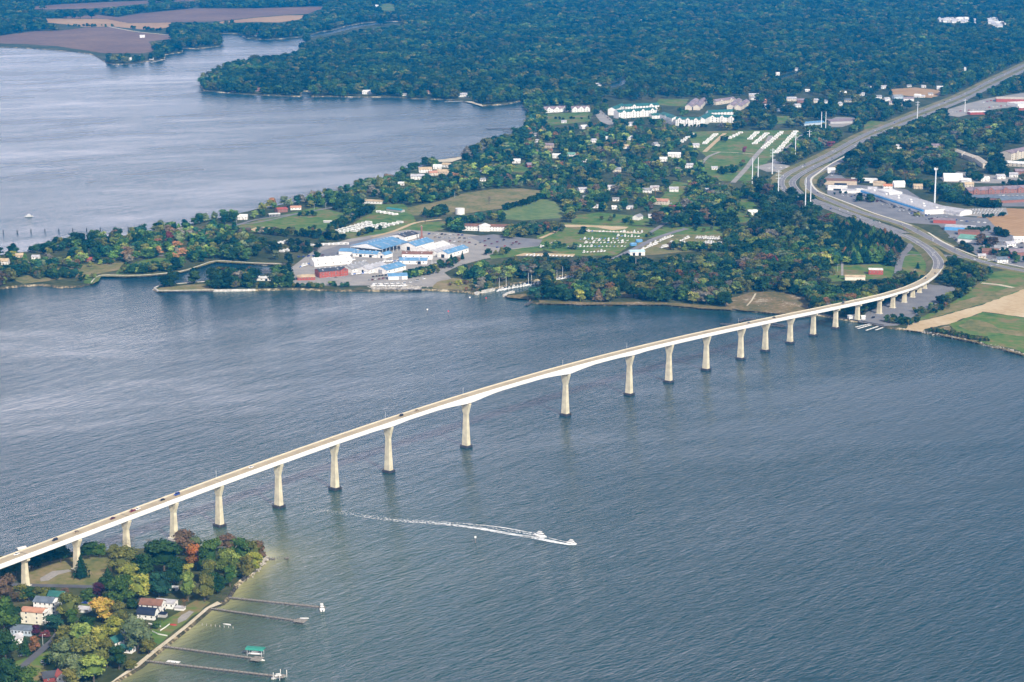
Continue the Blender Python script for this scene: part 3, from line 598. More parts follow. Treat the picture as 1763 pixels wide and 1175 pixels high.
# ------------------------------------------------------------------ buildings
KEEPVIS = []; BUILT = []
def keepbox(x, y, L_, W_, H_, rot, lo=.25, pad=1.0):
    pts_ = []
    for a in (-.5, .5):
        for b in (-.5, .5):
            X = a*L_*math.cos(rot)-b*W_*math.sin(rot)+x; Y = a*L_*math.sin(rot)+b*W_*math.cos(rot)+y
            pts_ += [proj(X, Y, 2+H_*lo), proj(X, Y, 2+H_)]
    x0, x1 = min(p[0] for p in pts_)-pad, max(p[0] for p in pts_)+pad; y0, y1 = min(p[1] for p in pts_)-pad*.5, max(p[1] for p in pts_)
    KEEPVIS.append([(x0, y0), (x1, y0), (x1, y1), (x0, y1)])
MESHC = {}
def cached(key, fn):
    if key not in MESHC: MESHC[key] = fn()
    return MESHC[key]
def roof_mesh(L_, W_, H_, rise, kind, m, oh=.5, th=.28):
    b = MB(); a = L_/2+oh; w = W_/2+oh; dz = rise*oh/(W_/2)
    if kind == 'gable': prof = [(-w, H_-dz), (0, H_+rise), (w, H_-dz)]
    elif kind == 'gambrel': prof = [(-w, H_-.3), (-W_*.36, H_+rise*.62), (0, H_+rise), (W_*.36, H_+rise*.62), (w, H_-.3)]
    elif kind == 'arch': prof = [(-w*math.cos(math.pi*i/8), H_+rise*math.sin(math.pi*i/8)) for i in range(9)]
    elif kind == 'shed': prof = [(-w, H_), (w, H_+rise)]
    if kind in ('gable', 'gambrel', 'arch', 'shed'):
        n = len(prof); low = [(y, z-th) for y, z in prof][::-1]; ring = [(y, z) for y, z in prof]+low
        b.loft([[(-a, y, z) for y, z in ring], [(a, y, z) for y, z in ring]])
        if kind == 'shed' or n == 3: pass
    elif kind == 'hip':
        r = max(.1, L_/2-W_/2*.9); z0 = H_; vs = [(-a, -w, z0), (a, -w, z0), (a, w, z0), (-a, w, z0), (-r, 0, H_+rise), (r, 0, H_+rise), (-a, -w, z0-th), (a, -w, z0-th), (a, w, z0-th), (-a, w, z0-th)]
        b.add(vs, [(0, 1, 5, 4), (1, 2, 5), (2, 3, 4, 5), (3, 0, 4), (6, 7, 1, 0), (7, 8, 2, 1), (8, 9, 3, 2), (9, 6, 0, 3), (9, 8, 7, 6)])
    elif kind == 'flat':
        b.box((0, 0, H_+.1), (L_+.3, W_+.3, .35))
        for s_ in (-1, 1): b.box((0, s_*(W_/2), H_+.52), (L_+.3, .3, .5)); b.box((s_*(L_/2), 0, H_+.52), (.3, W_-.31, .5))
    return b.mesh('roof', m)
def wall_mesh(L_, W_, H_, rise, kind, m, th=.3):
    b = MB(); a = L_/2; w = W_/2
    if kind == 'gable': prof = [(-w, 0), (w, 0), (w, H_-th), (0, H_+rise-th*1.1), (-w, H_-th)]
    elif kind == 'gambrel': prof = [(-w, 0), (w, 0), (w, H_-.5), (W_*.36, H_+rise*.62-th*1.2), (0, H_+rise-th*1.2), (-W_*.36, H_+rise*.62-th*1.2), (-w, H_-.5)]
    elif kind == 'arch': prof = [(-w, 0), (w, 0)]+[(w*math.cos(math.pi*i/8), H_+rise*math.sin(math.pi*i/8)-th) for i in range(9)]
    elif kind == 'shed': prof = [(-w, 0), (w, 0), (w, H_+rise-th*1.1), (-w, H_-th)]
    else: prof = [(-w, 0), (w, 0), (w, H_-.08), (-w, H_-.08)]
    b.loft([[(-a, y, z) for y, z in prof], [(a, y, z) for y, z in prof]]); return b.mesh('wall', m)
def win_mesh(w, h):
    def f():
        b = MB(); b.box((0, 0, 0), (w+.16, .07, h+.16), mi=1); b.box((0, -.03, 0), (w, .07, h), mi=0); b.box((0, -.05, 0), (.05, .06, h), mi=1); return b.mesh('window', [GLASS, WHITE])
    return cached(('win', w, h), f)
def door_mesh(w, h, c='dark'):
    return cached(('door', w, h, c), lambda: MB().box((0, 0, h/2), (w, .12, h)).mesh('door', {'dark': GLASS, 'white': WHITE, 'brown': mat('door_brown', (.2, .1, .06)), 'grey': mat('door_grey', (.3, .3, .32))}[c]))
WORDS = dict(white='white', cream='cream', red='red', brick='brick red', blue='blue', paleblue='pale blue', tan='tan', grey='grey', beige='beige', darkred='dark red', dark='dark', brown='brown', salmon='salmon', green='green', teal='teal', slate='slate grey', navy='navy', palegrey='pale grey', mint='mint green', orange='orange', mauve='mauve')
def building(name, label, px, py, L_, W_, H_, rise, rot, wall, roof, kind='gable', storeys=0, nwin=0, endwin=0, doors=(), cat='building', group=None, open_=False, xyz=None, keep=True, chimney=False, wsize=(1.0, 1.3), lo=.25):
    p = xyz or P(px, py, 2.0); rz = R(rot); root = empty(name, (p.x, p.y, 1.95), rz); tag(root, label, cat, group)
    if not open_:
        ob('wall', cached(('wall', L_, W_, H_, rise, kind, wall), lambda: wall_mesh(L_, W_, H_, rise, kind, wallm(wall))), root)
    else:
        for i in range(8):
            for s_ in (-1, 1): MB().box(((i/7-.5)*(L_-1), s_*(W_/2-.4), (H_-.4)/2), (.5, .5, H_-.4)).build('post', STEEL, root)
        for s_ in (-1, 1):
            b = MB(); b.loft([[(s_*(L_/2)-.2, -W_/2, H_-1.6), (s_*(L_/2)-.2, W_/2, H_-1.6), (s_*(L_/2)-.2, 0, H_+rise-.4)], [(s_*(L_/2)+.1, -W_/2, H_-1.6), (s_*(L_/2)+.1, W_/2, H_-1.6), (s_*(L_/2)+.1, 0, H_+rise-.4)]]); b.build('gable_panel', WHITE, root)
    rf = ob('roof', cached(('roof', L_, W_, H_, rise, kind, roof), lambda: roof_mesh(L_, W_, H_, rise, kind, roofm(roof))), root)
    if chimney: MB().box((L_*.2, 0.6, H_+rise+.3), (.8, .8, 2.4)).build('chimney', wallm('brick'), rf)
    if nwin and storeys:
        wm = win_mesh(*wsize); sh_ = H_/storeys
        for s_ in range(storeys):
            z = s_*sh_+sh_*.56
            for i in range(nwin):
                for side in (-1, 1):
                    o = ob('window', wm, root, ((i+.5)/nwin*L_-L_/2, side*(W_/2+.02), z)); o.rotation_euler = (0, 0, 0 if side < 0 else math.pi)
            for i in range(endwin):
                for side in (-1, 1):
                    o = ob('window', wm, root, (side*(L_/2+.02), (i+.5)/endwin*W_-W_/2, z)); o.rotation_euler = (0, 0, math.pi/2*side)
    for d in doors:                       # (side 'a' long front, 'b' long back, 'l','r' ends, offset, width, height, colour)
        sd_, off, dw, dh, dc = d; o = ob('door', door_mesh(dw, dh, dc), root)
        o.location = {'a': (off, -W_/2-.03, 0), 'b': (off, W_/2+.03, 0), 'l': (-L_/2-.03, off, 0), 'r': (L_/2+.03, off, 0)}[sd_]
        if sd_ in 'lr': o.rotation_euler = (0, 0, math.pi/2)
    BUILT.append((p.x, p.y, max(L_, W_)*.5+1 if max(L_, W_) < 30 else min(L_, W_)*.55+3)); 
    if keep: keepbox(p.x, p.y, L_*.85, W_*.85, H_+rise*.7, rz, lo)
    return root
# --- the near point
h = building('house', 'tall cream three-storey house with salmon roof and porches at its end', 60, 1071, 16, 9.5, 9.2, 1.6, -14, 'cream', 'salmon', storeys=3, nwin=2, endwin=0, chimney=False, keep=True, cat='house')
def porches(h, L_, W_, H_, n, rail=True):
    for k in range(n+1):
        z = k*H_/n; MB().box((L_/2+1.2, 0, z+.1), (2.4, W_, .2)).build('porch_floor', WHITE, h)
        if k < n:
            for y_ in (-W_/2+.2, -W_/6, W_/6, W_/2-.2): MB().box((L_/2+2.2, y_, z+H_/n/2+.1), (.25, .25, H_/n-.2)).build('porch_post', WHITE, h)
            MB().box((L_/2+2.3, 0, z+.9), (.08, W_-.5, .12)).box((L_/2+2.3, 0, z+.5), (.05, W_-.5, .05)).build('railing', WHITE, h)
            for y_ in (-W_/4, W_/4): o = ob('door', door_mesh(1.8, 2.1, 'dark'), h, (L_/2+.05, y_, z+.15)); o.rotation_euler = (0, 0, math.pi/2)
porches(h, 16, 9.5, 9.0, 3)
h = building('house', 'tall white balcony house with slate grey roof behind the cream one', 80, 1054, 14, 11, 9.4, 2.2, -14, 'white', 'slate', storeys=3, nwin=4, cat='house'); porches(h, 14, 11, 9.2, 3)
building('house', 'low pale blue house with slate roof below the cream house', 41, 1091, 15, 9, 4.6, 1.8, -12, 'paleblue', 'slate', storeys=1, nwin=6, endwin=2, cat='house', wsize=(1.2, 1.6), doors=(('a', 1, 1.1, 2.1, 'white'),))
building('house', 'small white lean-to cottage at the street below the pale blue house', 28, 1107, 7, 6, 4.4, 2.2, 50, 'white', 'palegrey', storeys=1, nwin=2, endwin=1, cat='house')
building('house', 'white house with green-grey roof behind the balcony house', 99, 1034, 11, 9, 5.0, 2.4, -10, 'white', 'green', storeys=2, nwin=3, endwin=1, cat='house')
h = building('house', 'large white waterfront house with brown roof', 263, 1052, 16, 10, 6.4, 2.8, -12, 'white', 'brown', storeys=2, nwin=4, endwin=3, cat='house', doors=(('r', 2, 2.6, 2.2, 'dark'),))
building('house', 'white house front with steep navy gambrel roof joined to the brown-roofed house', 255, 1064, 13, 8.0, 4.2, 3.8, -14, 'white', 'navy', 'gambrel', storeys=1, nwin=3, endwin=3, cat='house', doors=(('r', 0, 3.4, 2.4, 'dark'),))
building('house', 'white single-storey wing with pale grey roof nearest the beach', 287, 1045, 14, 8, 4.6, 1.4, -14, 'white', 'palegrey', storeys=1, nwin=4, endwin=1, cat='house', doors=(('r', 0, 3.0, 2.4, 'dark'),))
building('deck', 'small white porch deck jutting from the grey-roofed wing', 310, 1050, 7, 4, 1.6, .2, -14, 'white', 'palegrey', 'flat', cat='deck', keep=False)
h = building('house', 'white cottage with dark green roof and white trim beside the big tree clump', 199, 1114, 9, 8, 5.4, 2.8, 55, 'white', 'green', storeys=2, nwin=2, endwin=2, cat='house')
building('house', 'low white wing with dark green roof right of the cottage', 220, 1122, 9, 6, 3.2, 1.8, -20, 'white', 'green', storeys=1, nwin=3, endwin=1, cat='house')
building('house', 'grey shingled house half hidden behind the willow-like tree', 222, 1098, 11, 9, 4.8, 2.0, -30, 'white', 'palegrey', storeys=1, nwin=3, cat='house', keep=False)
building('house', 'dark red cottage with white-edged gables at the bottom edge', 90, 1170, 12, 9, 3.6, 2.6, 20, 'darkred', 'dark', storeys=1, nwin=2, endwin=2, cat='house')
building('house', 'small red cottage with white gable at the bottom edge', 104, 1172, 7, 6, 4.4, 2.6, -60, 'white', 'red', storeys=1, nwin=1, endwin=2, cat='house')
building('shed', 'white-roofed open shed among the dark trees', 300, 1016, 5.5, 4, 2.6, .5, -8, 'grey', 'white', cat='shed', storeys=1, nwin=1, doors=(('a', 0, 2, 2, 'dark'),))
building('shed', 'low white-roofed boat shed behind the first pier', 58, 975, 8, 4, 2.6, .6, 40, 'grey', 'white', cat='shed', doors=(('a', 0, 2, 2, 'dark'),), lo=.5)
building('shed', 'grey-roofed garage behind the parked cars', 146, 1053, 8, 6, 2.8, 1.4, -15, 'grey', 'palegrey', cat='garage', doors=(('a', 0, 2.6, 2.2, 'white'),), keep=False)
building('boathouse', 'white-roofed boathouse on the river behind the bridge rail at the left edge', 37, 950, 6.5, 3.4, 3.0, 1.0, 40, 'grey', 'white', cat='boathouse', doors=(('l', 0, 3, 3, 'dark'),), lo=.6)
building('pool_shed', 'small navy canopy beside the white waterfront house', 281, 1062, 5, 4, 2.3, .4, -14, 'grey', 'navy', 'flat', cat='canopy', keep=False)
def fence(name, label, pts, h=1.1, m=WHITE, cat='fence', step=4.5):
    p = pxpath(pts, 2.0, step); root = empty(name, p[0]); tag(root, label, cat); b = MB(); o0 = p[0]
    for a, c in zip(p, p[1:]):
        a, c = a-o0, c-o0; t = (c-a); n = Vector((-t.y, t.x, 0)).normalized()*.04
        b.loft([[tuple(a+n+Vector((0, 0, .08))), tuple(a-n+Vector((0, 0, .08))), tuple(a-n+Vector((0, 0, h))), tuple(a+n+Vector((0, 0, h)))], [tuple(c+n+Vector((0, 0, .08))), tuple(c-n+Vector((0, 0, .08))), tuple(c-n+Vector((0, 0, h))), tuple(c+n+Vector((0, 0, h)))]])
    b.build('panel', m, root)
    pm = cached(('fp', h, m.name), lambda: MB().box((0, 0, h/2+.05), (.16, .16, h+.1)).mesh('post', m))
    for q in p: ob('post', pm, root, q-o0)
fence('fence', 'white garden fence running down to the beach', [(276,1087),(284,1082),(292,1076)], 1.0)
fence('fence', 'white picket fence along the beach bank', [(262,1088),(272,1093),(288,1096)], 1.0)
fence('fence', 'white fence left of the small garden lawn', [(256,1075),(266,1077),(277,1080)], 1.0)
# umbrella / upturned red boat on the beach bank
def hull(L_, W_, H_, m, deckm=None, name='hull', open_=False):
    b = MB(); st = []
    for t, w, k, zb in ((0, .86, .5, .05), (.25, 1, .5, .0), (.6, .92, .5, .02), (.85, .5, .62, .15), (1, .03, .8, .45)):
        x = (t-.5)*L_; y = W_/2*w; st.append([(x, -y, H_*(.85+.2*t)), (x, -y*.75, H_*.3+zb*H_), (x, 0, zb*H_), (x, y*.75, H_*.3+zb*H_), (x, y, H_*(.85+.2*t))])
    b.loft(st); return b
t = empty('rowing_boat', P(299,1077,2.0), R(-10)); tag(t, 'upturned red dinghy on the bank above the beach', 'boat'); o = hull(4.6, 2.0, .9, None).build('hull', mat('red_hull', (.36, .04, .03), .5), t, (0, 0, 1.0)); o.rotation_euler = (math.pi, 0, 0)
MB().box((0, 0, .12), (3.2, .08, .1)).build('keel', mat('red_hull', (.36, .04, .03), .5), t, (0, 0, .95))
# --- boatyard over the river
def yard(label, px, py, L_, W_, H_, rise, rot, wall, roof, kind='gable', **k):
    r = building(k.pop('name', 'boat_shed'), label, px, py, L_, W_, H_, rise, rot, wall, roof, kind, cat=k.pop('cat', 'shed'), **k)
    if kind == 'gable' and L_ > 24:
        n = int(L_/7)
        for i in range(n): MB().box(((i+.5)/n*L_-L_/2, 0, H_+rise+.25), (1.2, 1.0, .9)).build('ridge_vent', STEEL, r)
        for i in range(int(L_/10)):
            s_ = 1 if i % 2 else -1; y_ = s_*W_*.28; sk = MB().box((0, 0, 0), (1.4, W_*.2, .12)).build('skylight', roofm('palegrey'), r, (-L_/2+6+i*10, y_, H_+rise*(1-abs(y_)/(W_/2))+.12)); sk.rotation_euler = (-s_*math.atan2(rise, W_/2), 0, 0)
        m = int(L_/9)
        for i in range(m): ob('window', win_mesh(1.8, 1.2), r, ((i+.5)/m*L_-L_/2, -W_/2-.02, H_*.55)) if not k.get('open_') else None
    return r
BD_ = 'dark'
yard('huge open-sided boat shelter with a broad blue roof', 653, 431, 62, 52, 9, 5.0, 60, 'white', 'blue', open_=True, name='boat_shelter')
yard('blue-roofed white shed with dark doorway right of the huge shelter', 719, 427, 46, 24, 7, 4.2, 60, 'white', 'blue', doors=(('l', 0, 5, 5, BD_),))
yard('long white-roofed shed with a row of small roof lamps', 745, 433, 54, 22, 7, 3.6, 60, 'white', 'white')
yard('narrower white-roofed shed beside the long one', 763, 436, 50, 14, 6, 2.6, 60, 'white', 'palegrey')
yard('blue-roofed shed at the right end of the yard with dark doorway', 780, 439, 52, 17, 6.5, 3.4, 60, 'white', 'blue', doors=(('l', 0, 5, 4.8, BD_),))
yard('brown-roofed shed in the middle of the yard', 719, 445.5, 40, 13, 7.5, 2.4, -3, 'white', 'brown')
yard('blue lean-to shed in front of the brown roof', 712, 453.5, 36, 15, 5.2, 2.6, -3, 'white', 'blue', 'gable', doors=(('a', 8, 4.5, 4, BD_),))
yard('small blue-roofed shed in front of the huge shelter', 663, 443, 18, 12, 5, 2.4, 60, 'white', 'blue', doors=(('l', 0, 3, 3.4, BD_),))
yard('low blue-roofed row at the left of the small blue shed', 632, 441, 34, 18, 5, 2.4, -16, 'white', 'blue', doors=(('a', 8, 4, 3.4, BD_), ('a', -6, 4, 3.4, BD_)))
yard('blue-roofed end block at the left of the yard', 601, 437, 22, 20, 5, 2.4, -16, 'white', 'blue')
yard('big white-roofed white shed at the left of the yard', 569, 455, 52, 20, 6, 4.4, 26, 'white', 'white')
yard('grey-roofed shed, left of the front row of three', 612, 465, 38, 20, 5, 3.8, 56, 'white', 'grey', doors=(('l', 0, 4, 4, BD_),))
yard('pale grey-roofed shed, middle of the front row of three', 641, 466, 40, 21, 5, 3.8, 56, 'white', 'palegrey', doors=(('l', 0, 3, 4, BD_),))
yard('blue-roofed shed, right of the front row of three', 671, 467, 40, 22, 5.5, 4.0, 56, 'white', 'blue', doors=(('l', 0, 6, 5, 'grey'),))
yard('small blue-roofed shed nearest the riprap slope', 684, 480, 24, 15, 5, 2.4, 10, 'white', 'blue', doors=(('a', 3, 4, 4, 'grey'),))
yard('bright red building with dark roof on the waterfront', 569, 475, 36, 17, 8, 2.6, 26, 'red', 'dark', 'gable', storeys=2, nwin=9, endwin=3, name='restaurant', cat='building')
yard('red wing with tan hip roof left of the dark-roofed red building', 527, 481, 22, 15, 4.2, 2.2, 8, 'red', 'tan', 'hip', storeys=1, nwin=6, endwin=3, name='restaurant', cat='building')
yard('red gabled block at the right end of the red building', 588, 474, 12, 12, 8, 2.6, -50, 'red', 'dark', storeys=2, nwin=3, endwin=3, name='restaurant', cat='building')
yard('dark-roofed shed with white roof stripes behind the huge shelter', 697, 411, 34, 24, 6, 2.6, 58, 'white', 'dark', doors=(('l', 0, 5, 4, BD_),))
yard('low white-roofed harbour shed at the root of the grassy spit', 452, 482, 30, 13, 3.4, 1.0, -4, 'white', 'white', doors=(('a', 6, 3, 2.6, BD_),))
hb_ = building('hotel', 'long two-storey white motel with brown roof and central pediment', 838, 397, 74, 12, 7, 2.4, -7, 'white', 'brown', storeys=2, nwin=18, endwin=1, cat='hotel', lo=.05)
MB().box((-2, -7.6, 4), (15, 3.6, 8)).build('entrance_block', wallm('white'), hb_); b = MB(); b.loft([[(-10.5, -9.9, 8), (6.5, -9.9, 8), (-2, -9.9, 11.2)], [(-10.5, -2, 8), (6.5, -2, 8), (-2, -2, 11.2)]]); b.build('pediment', WHITE, hb_)
for i in range(6): MB().cyl((-9+i*2.8, -9.6, 0), .25, 8, 8).build('column', WHITE, hb_)
building('bunkhouse', 'narrow teal-roofed shelter at the edge of the field', 681, 364, 30, 8, 3.6, 1.2, -38, 'grey', 'teal', cat='shelter')
building('house', 'tan-roofed low house on the far side of the teal shelter', 643, 350, 30, 14, 4, 1.6, -15, 'white', 'tan', 'hip', storeys=1, nwin=6, cat='house')
building('house', 'dark red house with pinkish walls on the far shore of the spit', 484, 365, 16, 12, 5, 2, 30, 'brick', 'red', storeys=1, nwin=3, cat='house')
building('house', 'salmon-roofed house right of the dark red one on the spit', 509, 361, 16, 10, 4, 1.8, 10, 'white', 'salmon', storeys=1, nwin=3, cat='house')
building('carport', 'white-roofed carport beside the coast road', 472, 372, 16, 9, 3.6, .6, 20, 'grey', 'white', cat='carport', open_=True)
building('shed', 'low white-roofed shelter on the sports lawn', 568, 384, 18, 5, 3, .5, -10, 'grey', 'white', cat='shelter')
t = empty('water_tank', P(792, 369, 2)); tag(t, 'white cylindrical water tank on the open field', 'water tank'); MB().cyl((0, 0, 0), 7, 8.6, 28).build('shell', WHITE, t); MB().cyl((0, 0, 8.6), 7.15, .9, 28, r2=.6).build('lid', roofm('white'), t); MB().box((0, -7.1, 4.3), (.6, .2, 8.6)).build('ladder', STEEL, t); keepbox(t.location.x, t.location.y, 14, 14, 9, 0, 0); BUILT.append((t.location.x, t.location.y, 10))
t = empty('chimney_stack', P(726, 412.5, 2)); tag(t, 'slim brick smokestack behind the blue-roofed sheds', 'smokestack'); MB().cyl((0, 0, 0), 1.5, 18.5, 12, r2=.95).build('stack', wallm('brick'), t); MB().cyl((0, 0, 18.5), 1.25, .6, 12).build('collar', wallm('tan'), t); MB().box((0, 0, 1.8), (5, 4, 3.6)).build('base', wallm('brick'), t)
t = empty('pole_barn', P(1097, 438, 2), R(5)); 
tag(t, 'x', 'shed'); bpy.data.objects.remove(t)
building('boat_shed', 'pale blue-roofed white shed beside the boat yard road', 1096, 439, 20, 14, 5.5, 1.6, 8, 'white', 'paleblue' if 'paleblue' in ROOFS else 'palegrey', cat='shed', doors=(('a', -5, 3.4, 4, BD_), ('a', 3, 3.4, 4, BD_)))
for q, (px_, py_, lb) in enumerate(((1090, 423, 'bright blue tarpaulin tent left beside the boat field road'), (1100, 417, 'bright blue tarpaulin tent nearer the row of boats'))):
    building('tent', lb, px_, py_, 8, 5, 2.4, 1.6, 20, 'blue', 'blue', cat='tent')
# long white apartments with green roofs
def apartment(label, x0, y0, x1, y1, W_, H_, rise, wall, roof, storeys, group, gables=0, step=7):
    a, b_ = P(x0, y0, 2), P(x1, y1, 2); L_ = (b_-a).length; rot = math.degrees(math.atan2(b_.y-a.y, b_.x-a.x)); c = (a+b_)/2
    n = max(2, int(L_/step)); h = building('apartment_building', label, 0, 0, round(L_, 1), W_, H_, rise, rot, wall, roof, storeys=storeys, nwin=min(n, 12), endwin=0, cat='apartment building', group=group, xyz=c, wsize=(1.8, 1.7), lo=.1)
    for i in range(gables):
        x = ((i+.5)/gables-.5)*L_; g_ = MB(); w = 4.2
        g_.loft([[(x-w, -W_/2-1.6, 0), (x+w, -W_/2-1.6, 0), (x+w, -W_/2-1.6, H_+.3), (x, -W_/2-1.6, H_+rise*.9), (x-w, -W_/2-1.6, H_+.3)], [(x-w, -W_/2+.2, 0), (x+w, -W_/2+.2, 0), (x+w, -W_/2+.2, H_+.3), (x, -W_/2+.2, H_+rise*.9), (x-w, -W_/2+.2, H_+.3)]])
        g_.build('gable_bay', wallm(wall), h); r_ = MB(); r_.loft([[(x-w-.4, -W_/2-2, H_), (x, -W_/2-2, H_+rise), (x, -W_/2-2, H_+rise+.3), (x-w-.4, -W_/2-2, H_+.3)], [(x-w-.4, -1, H_), (x, -1, H_+rise), (x, -1, H_+rise+.3), (x-w-.4, -1, H_+.3)]]).loft([[(x, -W_/2-2, H_+rise), (x+w+.4, -W_/2-2, H_), (x+w+.4, -W_/2-2, H_+.3), (x, -W_/2-2, H_+rise+.3)], [(x, -1, H_+rise), (x+w+.4, -1, H_), (x+w+.4, -1, H_+.3), (x, -1, H_+rise+.3)]]); r_.build('gable_roof', roofm(roof), h)
        for s_ in range(storeys): ob('window', win_mesh(1.8, 1.7), h, (x, -W_/2-1.62, s_*H_/storeys+H_/storeys*.56))
    return h
AG = 'white green-roofed apartment wings'
apartment('white green-roofed wing, front left of the apartment complex', 1061, 204, 1126, 199, 18, 13, 4, 'white', 'green', 4, AG, 4)
apartment('white green-roofed wing at the far left end of the complex', 1053, 199, 1070, 192, 16, 13, 4, 'white', 'green', 4, AG, 1)
apartment('white green-roofed wing at the back left of the complex', 1074, 193, 1132, 190, 16, 12, 4, 'white', 'green', 4, AG, 2)
apartment('low green-roofed link between the two halves of the complex', 1120, 204, 1146, 203, 18, 7, 3, 'white', 'green', 2, AG, 0)
apartment('white green-roofed wing, middle of the complex with tall front gables', 1143, 207, 1164, 215, 18, 13, 4, 'white', 'green', 4, AG, 1)
apartment('white green-roofed wing, front and lowest of the complex', 1164, 216, 1206, 217, 18, 13, 4, 'white', 'green', 4, AG, 3)
apartment('white green-roofed wing stepping back right of the lowest one', 1206, 216, 1220, 208, 18, 13, 4, 'white', 'green', 4, AG, 0)
apartment('long white green-roofed wing at the right end of the complex', 1219, 210, 1268, 211, 18, 11, 4, 'white', 'green', 3, AG, 3)
apartment('green-roofed back wing behind the long right end', 1218, 201, 1262, 199, 16, 9, 4, 'white', 'green', 3, AG, 0)
TG = 'town houses left of the apartments'
apartment('left of two white gabled town-house rows beyond the big lawn', 936, 194, 976, 192, 14, 8, 4, 'white', 'mauve', 2, TG, 3)
apartment('right of two white gabled town-house rows beyond the big lawn', 983, 193, 1014, 192, 14, 8, 4, 'white', 'mauve', 2, TG, 3)
GG = 'grey town-house rows behind the apartments'
for i, q in enumerate(((1185,190,1198,178,'first'),(1199,190,1212,177,'second'),(1228,181,1262,176,'third and longest'),(1257,189,1272,178,'fourth'),(1270,190,1285,180,'fifth'))):
    apartment(f'grey-roofed town-house row, {q[4]} from the left behind the big apartments', *q[:4], 14, 8, 3.6, 'beige', 'mauve', 2, GG, 2)
RG = 'white stepped town-house rows in the wood'
for i, q in enumerate(((1644,266,1661,272,'top left'),(1663,273,1680,279,'middle'),(1682,279,1698,290,'lower right'))):
    apartment(f'white-fronted stepped town-house block in the dark wood, {q[4]}', *q[:4], 12, 8, 3, 'beige', 'beige' if 'beige' in ROOFS else 'mauve', 2, RG, 0)
apartment('large beige apartment block at the right edge above the wood', 1731, 276, 1790, 264, 22, 13, 4, 'beige', 'mauve', 4, 'beige blocks at the right edge', 3)
apartment('lower beige row in front of the large beige block', 1727, 285, 1800, 290, 12, 6, 3, 'beige', 'white', 2, 'beige blocks at the right edge', 0)
apartment('red and grey long apartment building right of the cell tower', 1662, 334, 1763, 330, 22, 7, 3.4, 'brick', 'mauve', 2, None, 4)
# shopping area
S_ = lambda label, px, py, L_, W_, H_, rot, wall, roof, kind='flat', rise=.3, **k: building(k.pop('name', 'store'), label, px, py, L_, W_, H_, rise, rot, wall, roof, kind, cat=k.pop('cat', 'store'), **k)
mall = S_('very long flat-roofed shopping mall with bright blue shop front', 1558, 351, 205, 44, 7, -72, 'white', 'palegrey', name='shopping_mall', cat='shopping mall')
for i in range(8): MB().box((-88+i*25, -23.4, 5.6), (24.6, 2.2, 2.6)).build('fascia', wallm('blue'), mall); 
for i in range(10): MB().box((-90+i*20, 4 if i % 2 else -6, 8.1), (4, 3, 1.5)).build('rooftop_unit', WHITE, mall)
MB().box((-62, 8, 9), (34, 22, 3)).build('raised_roof', WHITE, mall)
S_('long brown-roofed store at the left end of the shopping strip', 1447, 317, 52, 22, 6.5, -8, 'tan', 'brown', doors=(('a', 0, 20, 3, BD_),))
S_('white flat-roofed store right of the brown-roofed one', 1488, 314, 42, 16, 5, -6, 'white', 'white', doors=(('a', 0, 16, 3, BD_),))
S_('white dealership building beside the highway bend', 1442, 327, 30, 18, 5, -12, 'white', 'white', doors=(('a', 0, 12, 3, BD_),))
S_('grey flat store between dealership and mall', 1462, 332, 22, 14, 4.5, -12, 'white', 'palegrey')
S_('small tan-roofed store above the left end of the mall', 1514, 319, 20, 16, 5, -10, 'tan', 'tan', 'hip', 2)
S_('white gabled bank beside the trees above the mall', 1547, 322, 18, 14, 6, 5, 'white', 'white', 'gable', 4)
S_('low white store left below the mall', 1481, 331, 18, 14, 4, -10, 'white', 'white', 'hip', 2)
S_('white house at the top of the shopping strip', 1431, 298, 12, 9, 6, 0, 'white', 'white', 'gable', 3)
S_('large white arched-roof hall beside the cell tower', 1637, 367, 56, 28, 4.5, -50, 'white', 'palegrey', 'arch', 4, name='hall', cat='hall')
S_('white church hall with steep roof in the wood', 1640, 311, 30, 18, 6, -5, 'white', 'white', 'gable', 6, name='church', cat='church')
S_('white annex right of the church hall', 1664, 314, 14, 10, 4, -30, 'white', 'white', 'gable', 3, name='church_annex', cat='hall')
S_('long red-walled store below the mall', 1626, 384, 32, 14, 5, -12, 'red', 'mauve')
S_('blue and white store with a red-brick neighbour', 1653, 396, 42, 18, 5, -16, 'blue', 'palegrey')
S_('brick-fronted store directly below the blue one', 1668, 404, 30, 14, 5, -12, 'brick', 'brown')
S_('mint green-roofed store at the right above the junction', 1678, 416, 40, 26, 5, -30, 'white', 'mint', 'gable', 4)
S_('brown-roofed house below the mint green roof', 1705, 437, 22, 16, 4.5, -10, 'brick', 'brown', 'gable', 3)
S_('mauve-roofed house at the right edge of the shopping area', 1752, 440, 26, 16, 6, 10, 'brick', 'mauve', 'gable', 3)
S_('dark-roofed row left of the orange field', 1700, 345, 60, 16, 5, -14, 'brick', 'slate', 'gable', 3)
S_('dark-roofed row at the right edge above the orange field', 1745, 348, 50, 14, 5, 18, 'brick', 'slate', 'gable', 3)
S_('red-walled superstore with pale roof at the upper right edge', 1740, 175, 62, 34, 7, -10, 'red', 'beige' if 'beige' in ROOFS else 'tan', name='store')
S_('white superstore at the upper right edge', 1764, 183, 60, 40, 7, 20, 'white', 'white')
S_('red-fronted car dealer beside the upper highway', 1682, 197, 36, 16, 5, 10, 'red', 'white')
S_('large grey-roofed depot left of the upper highway', 1447, 211, 60, 40, 5, 15, 'grey', 'mauve', 'gable', 2, name='depot', cat='depot')
S_('pale blue-roofed depot shed left of the large grey depot', 1398, 215, 50, 16, 5, 30, 'paleblue', 'blue', 'gable', 2, name='depot', cat='depot')
S_('white-roofed store with white wings beside the monopoles', 1342, 280, 22, 12, 4, -4, 'white', 'white', 'hip', 2)
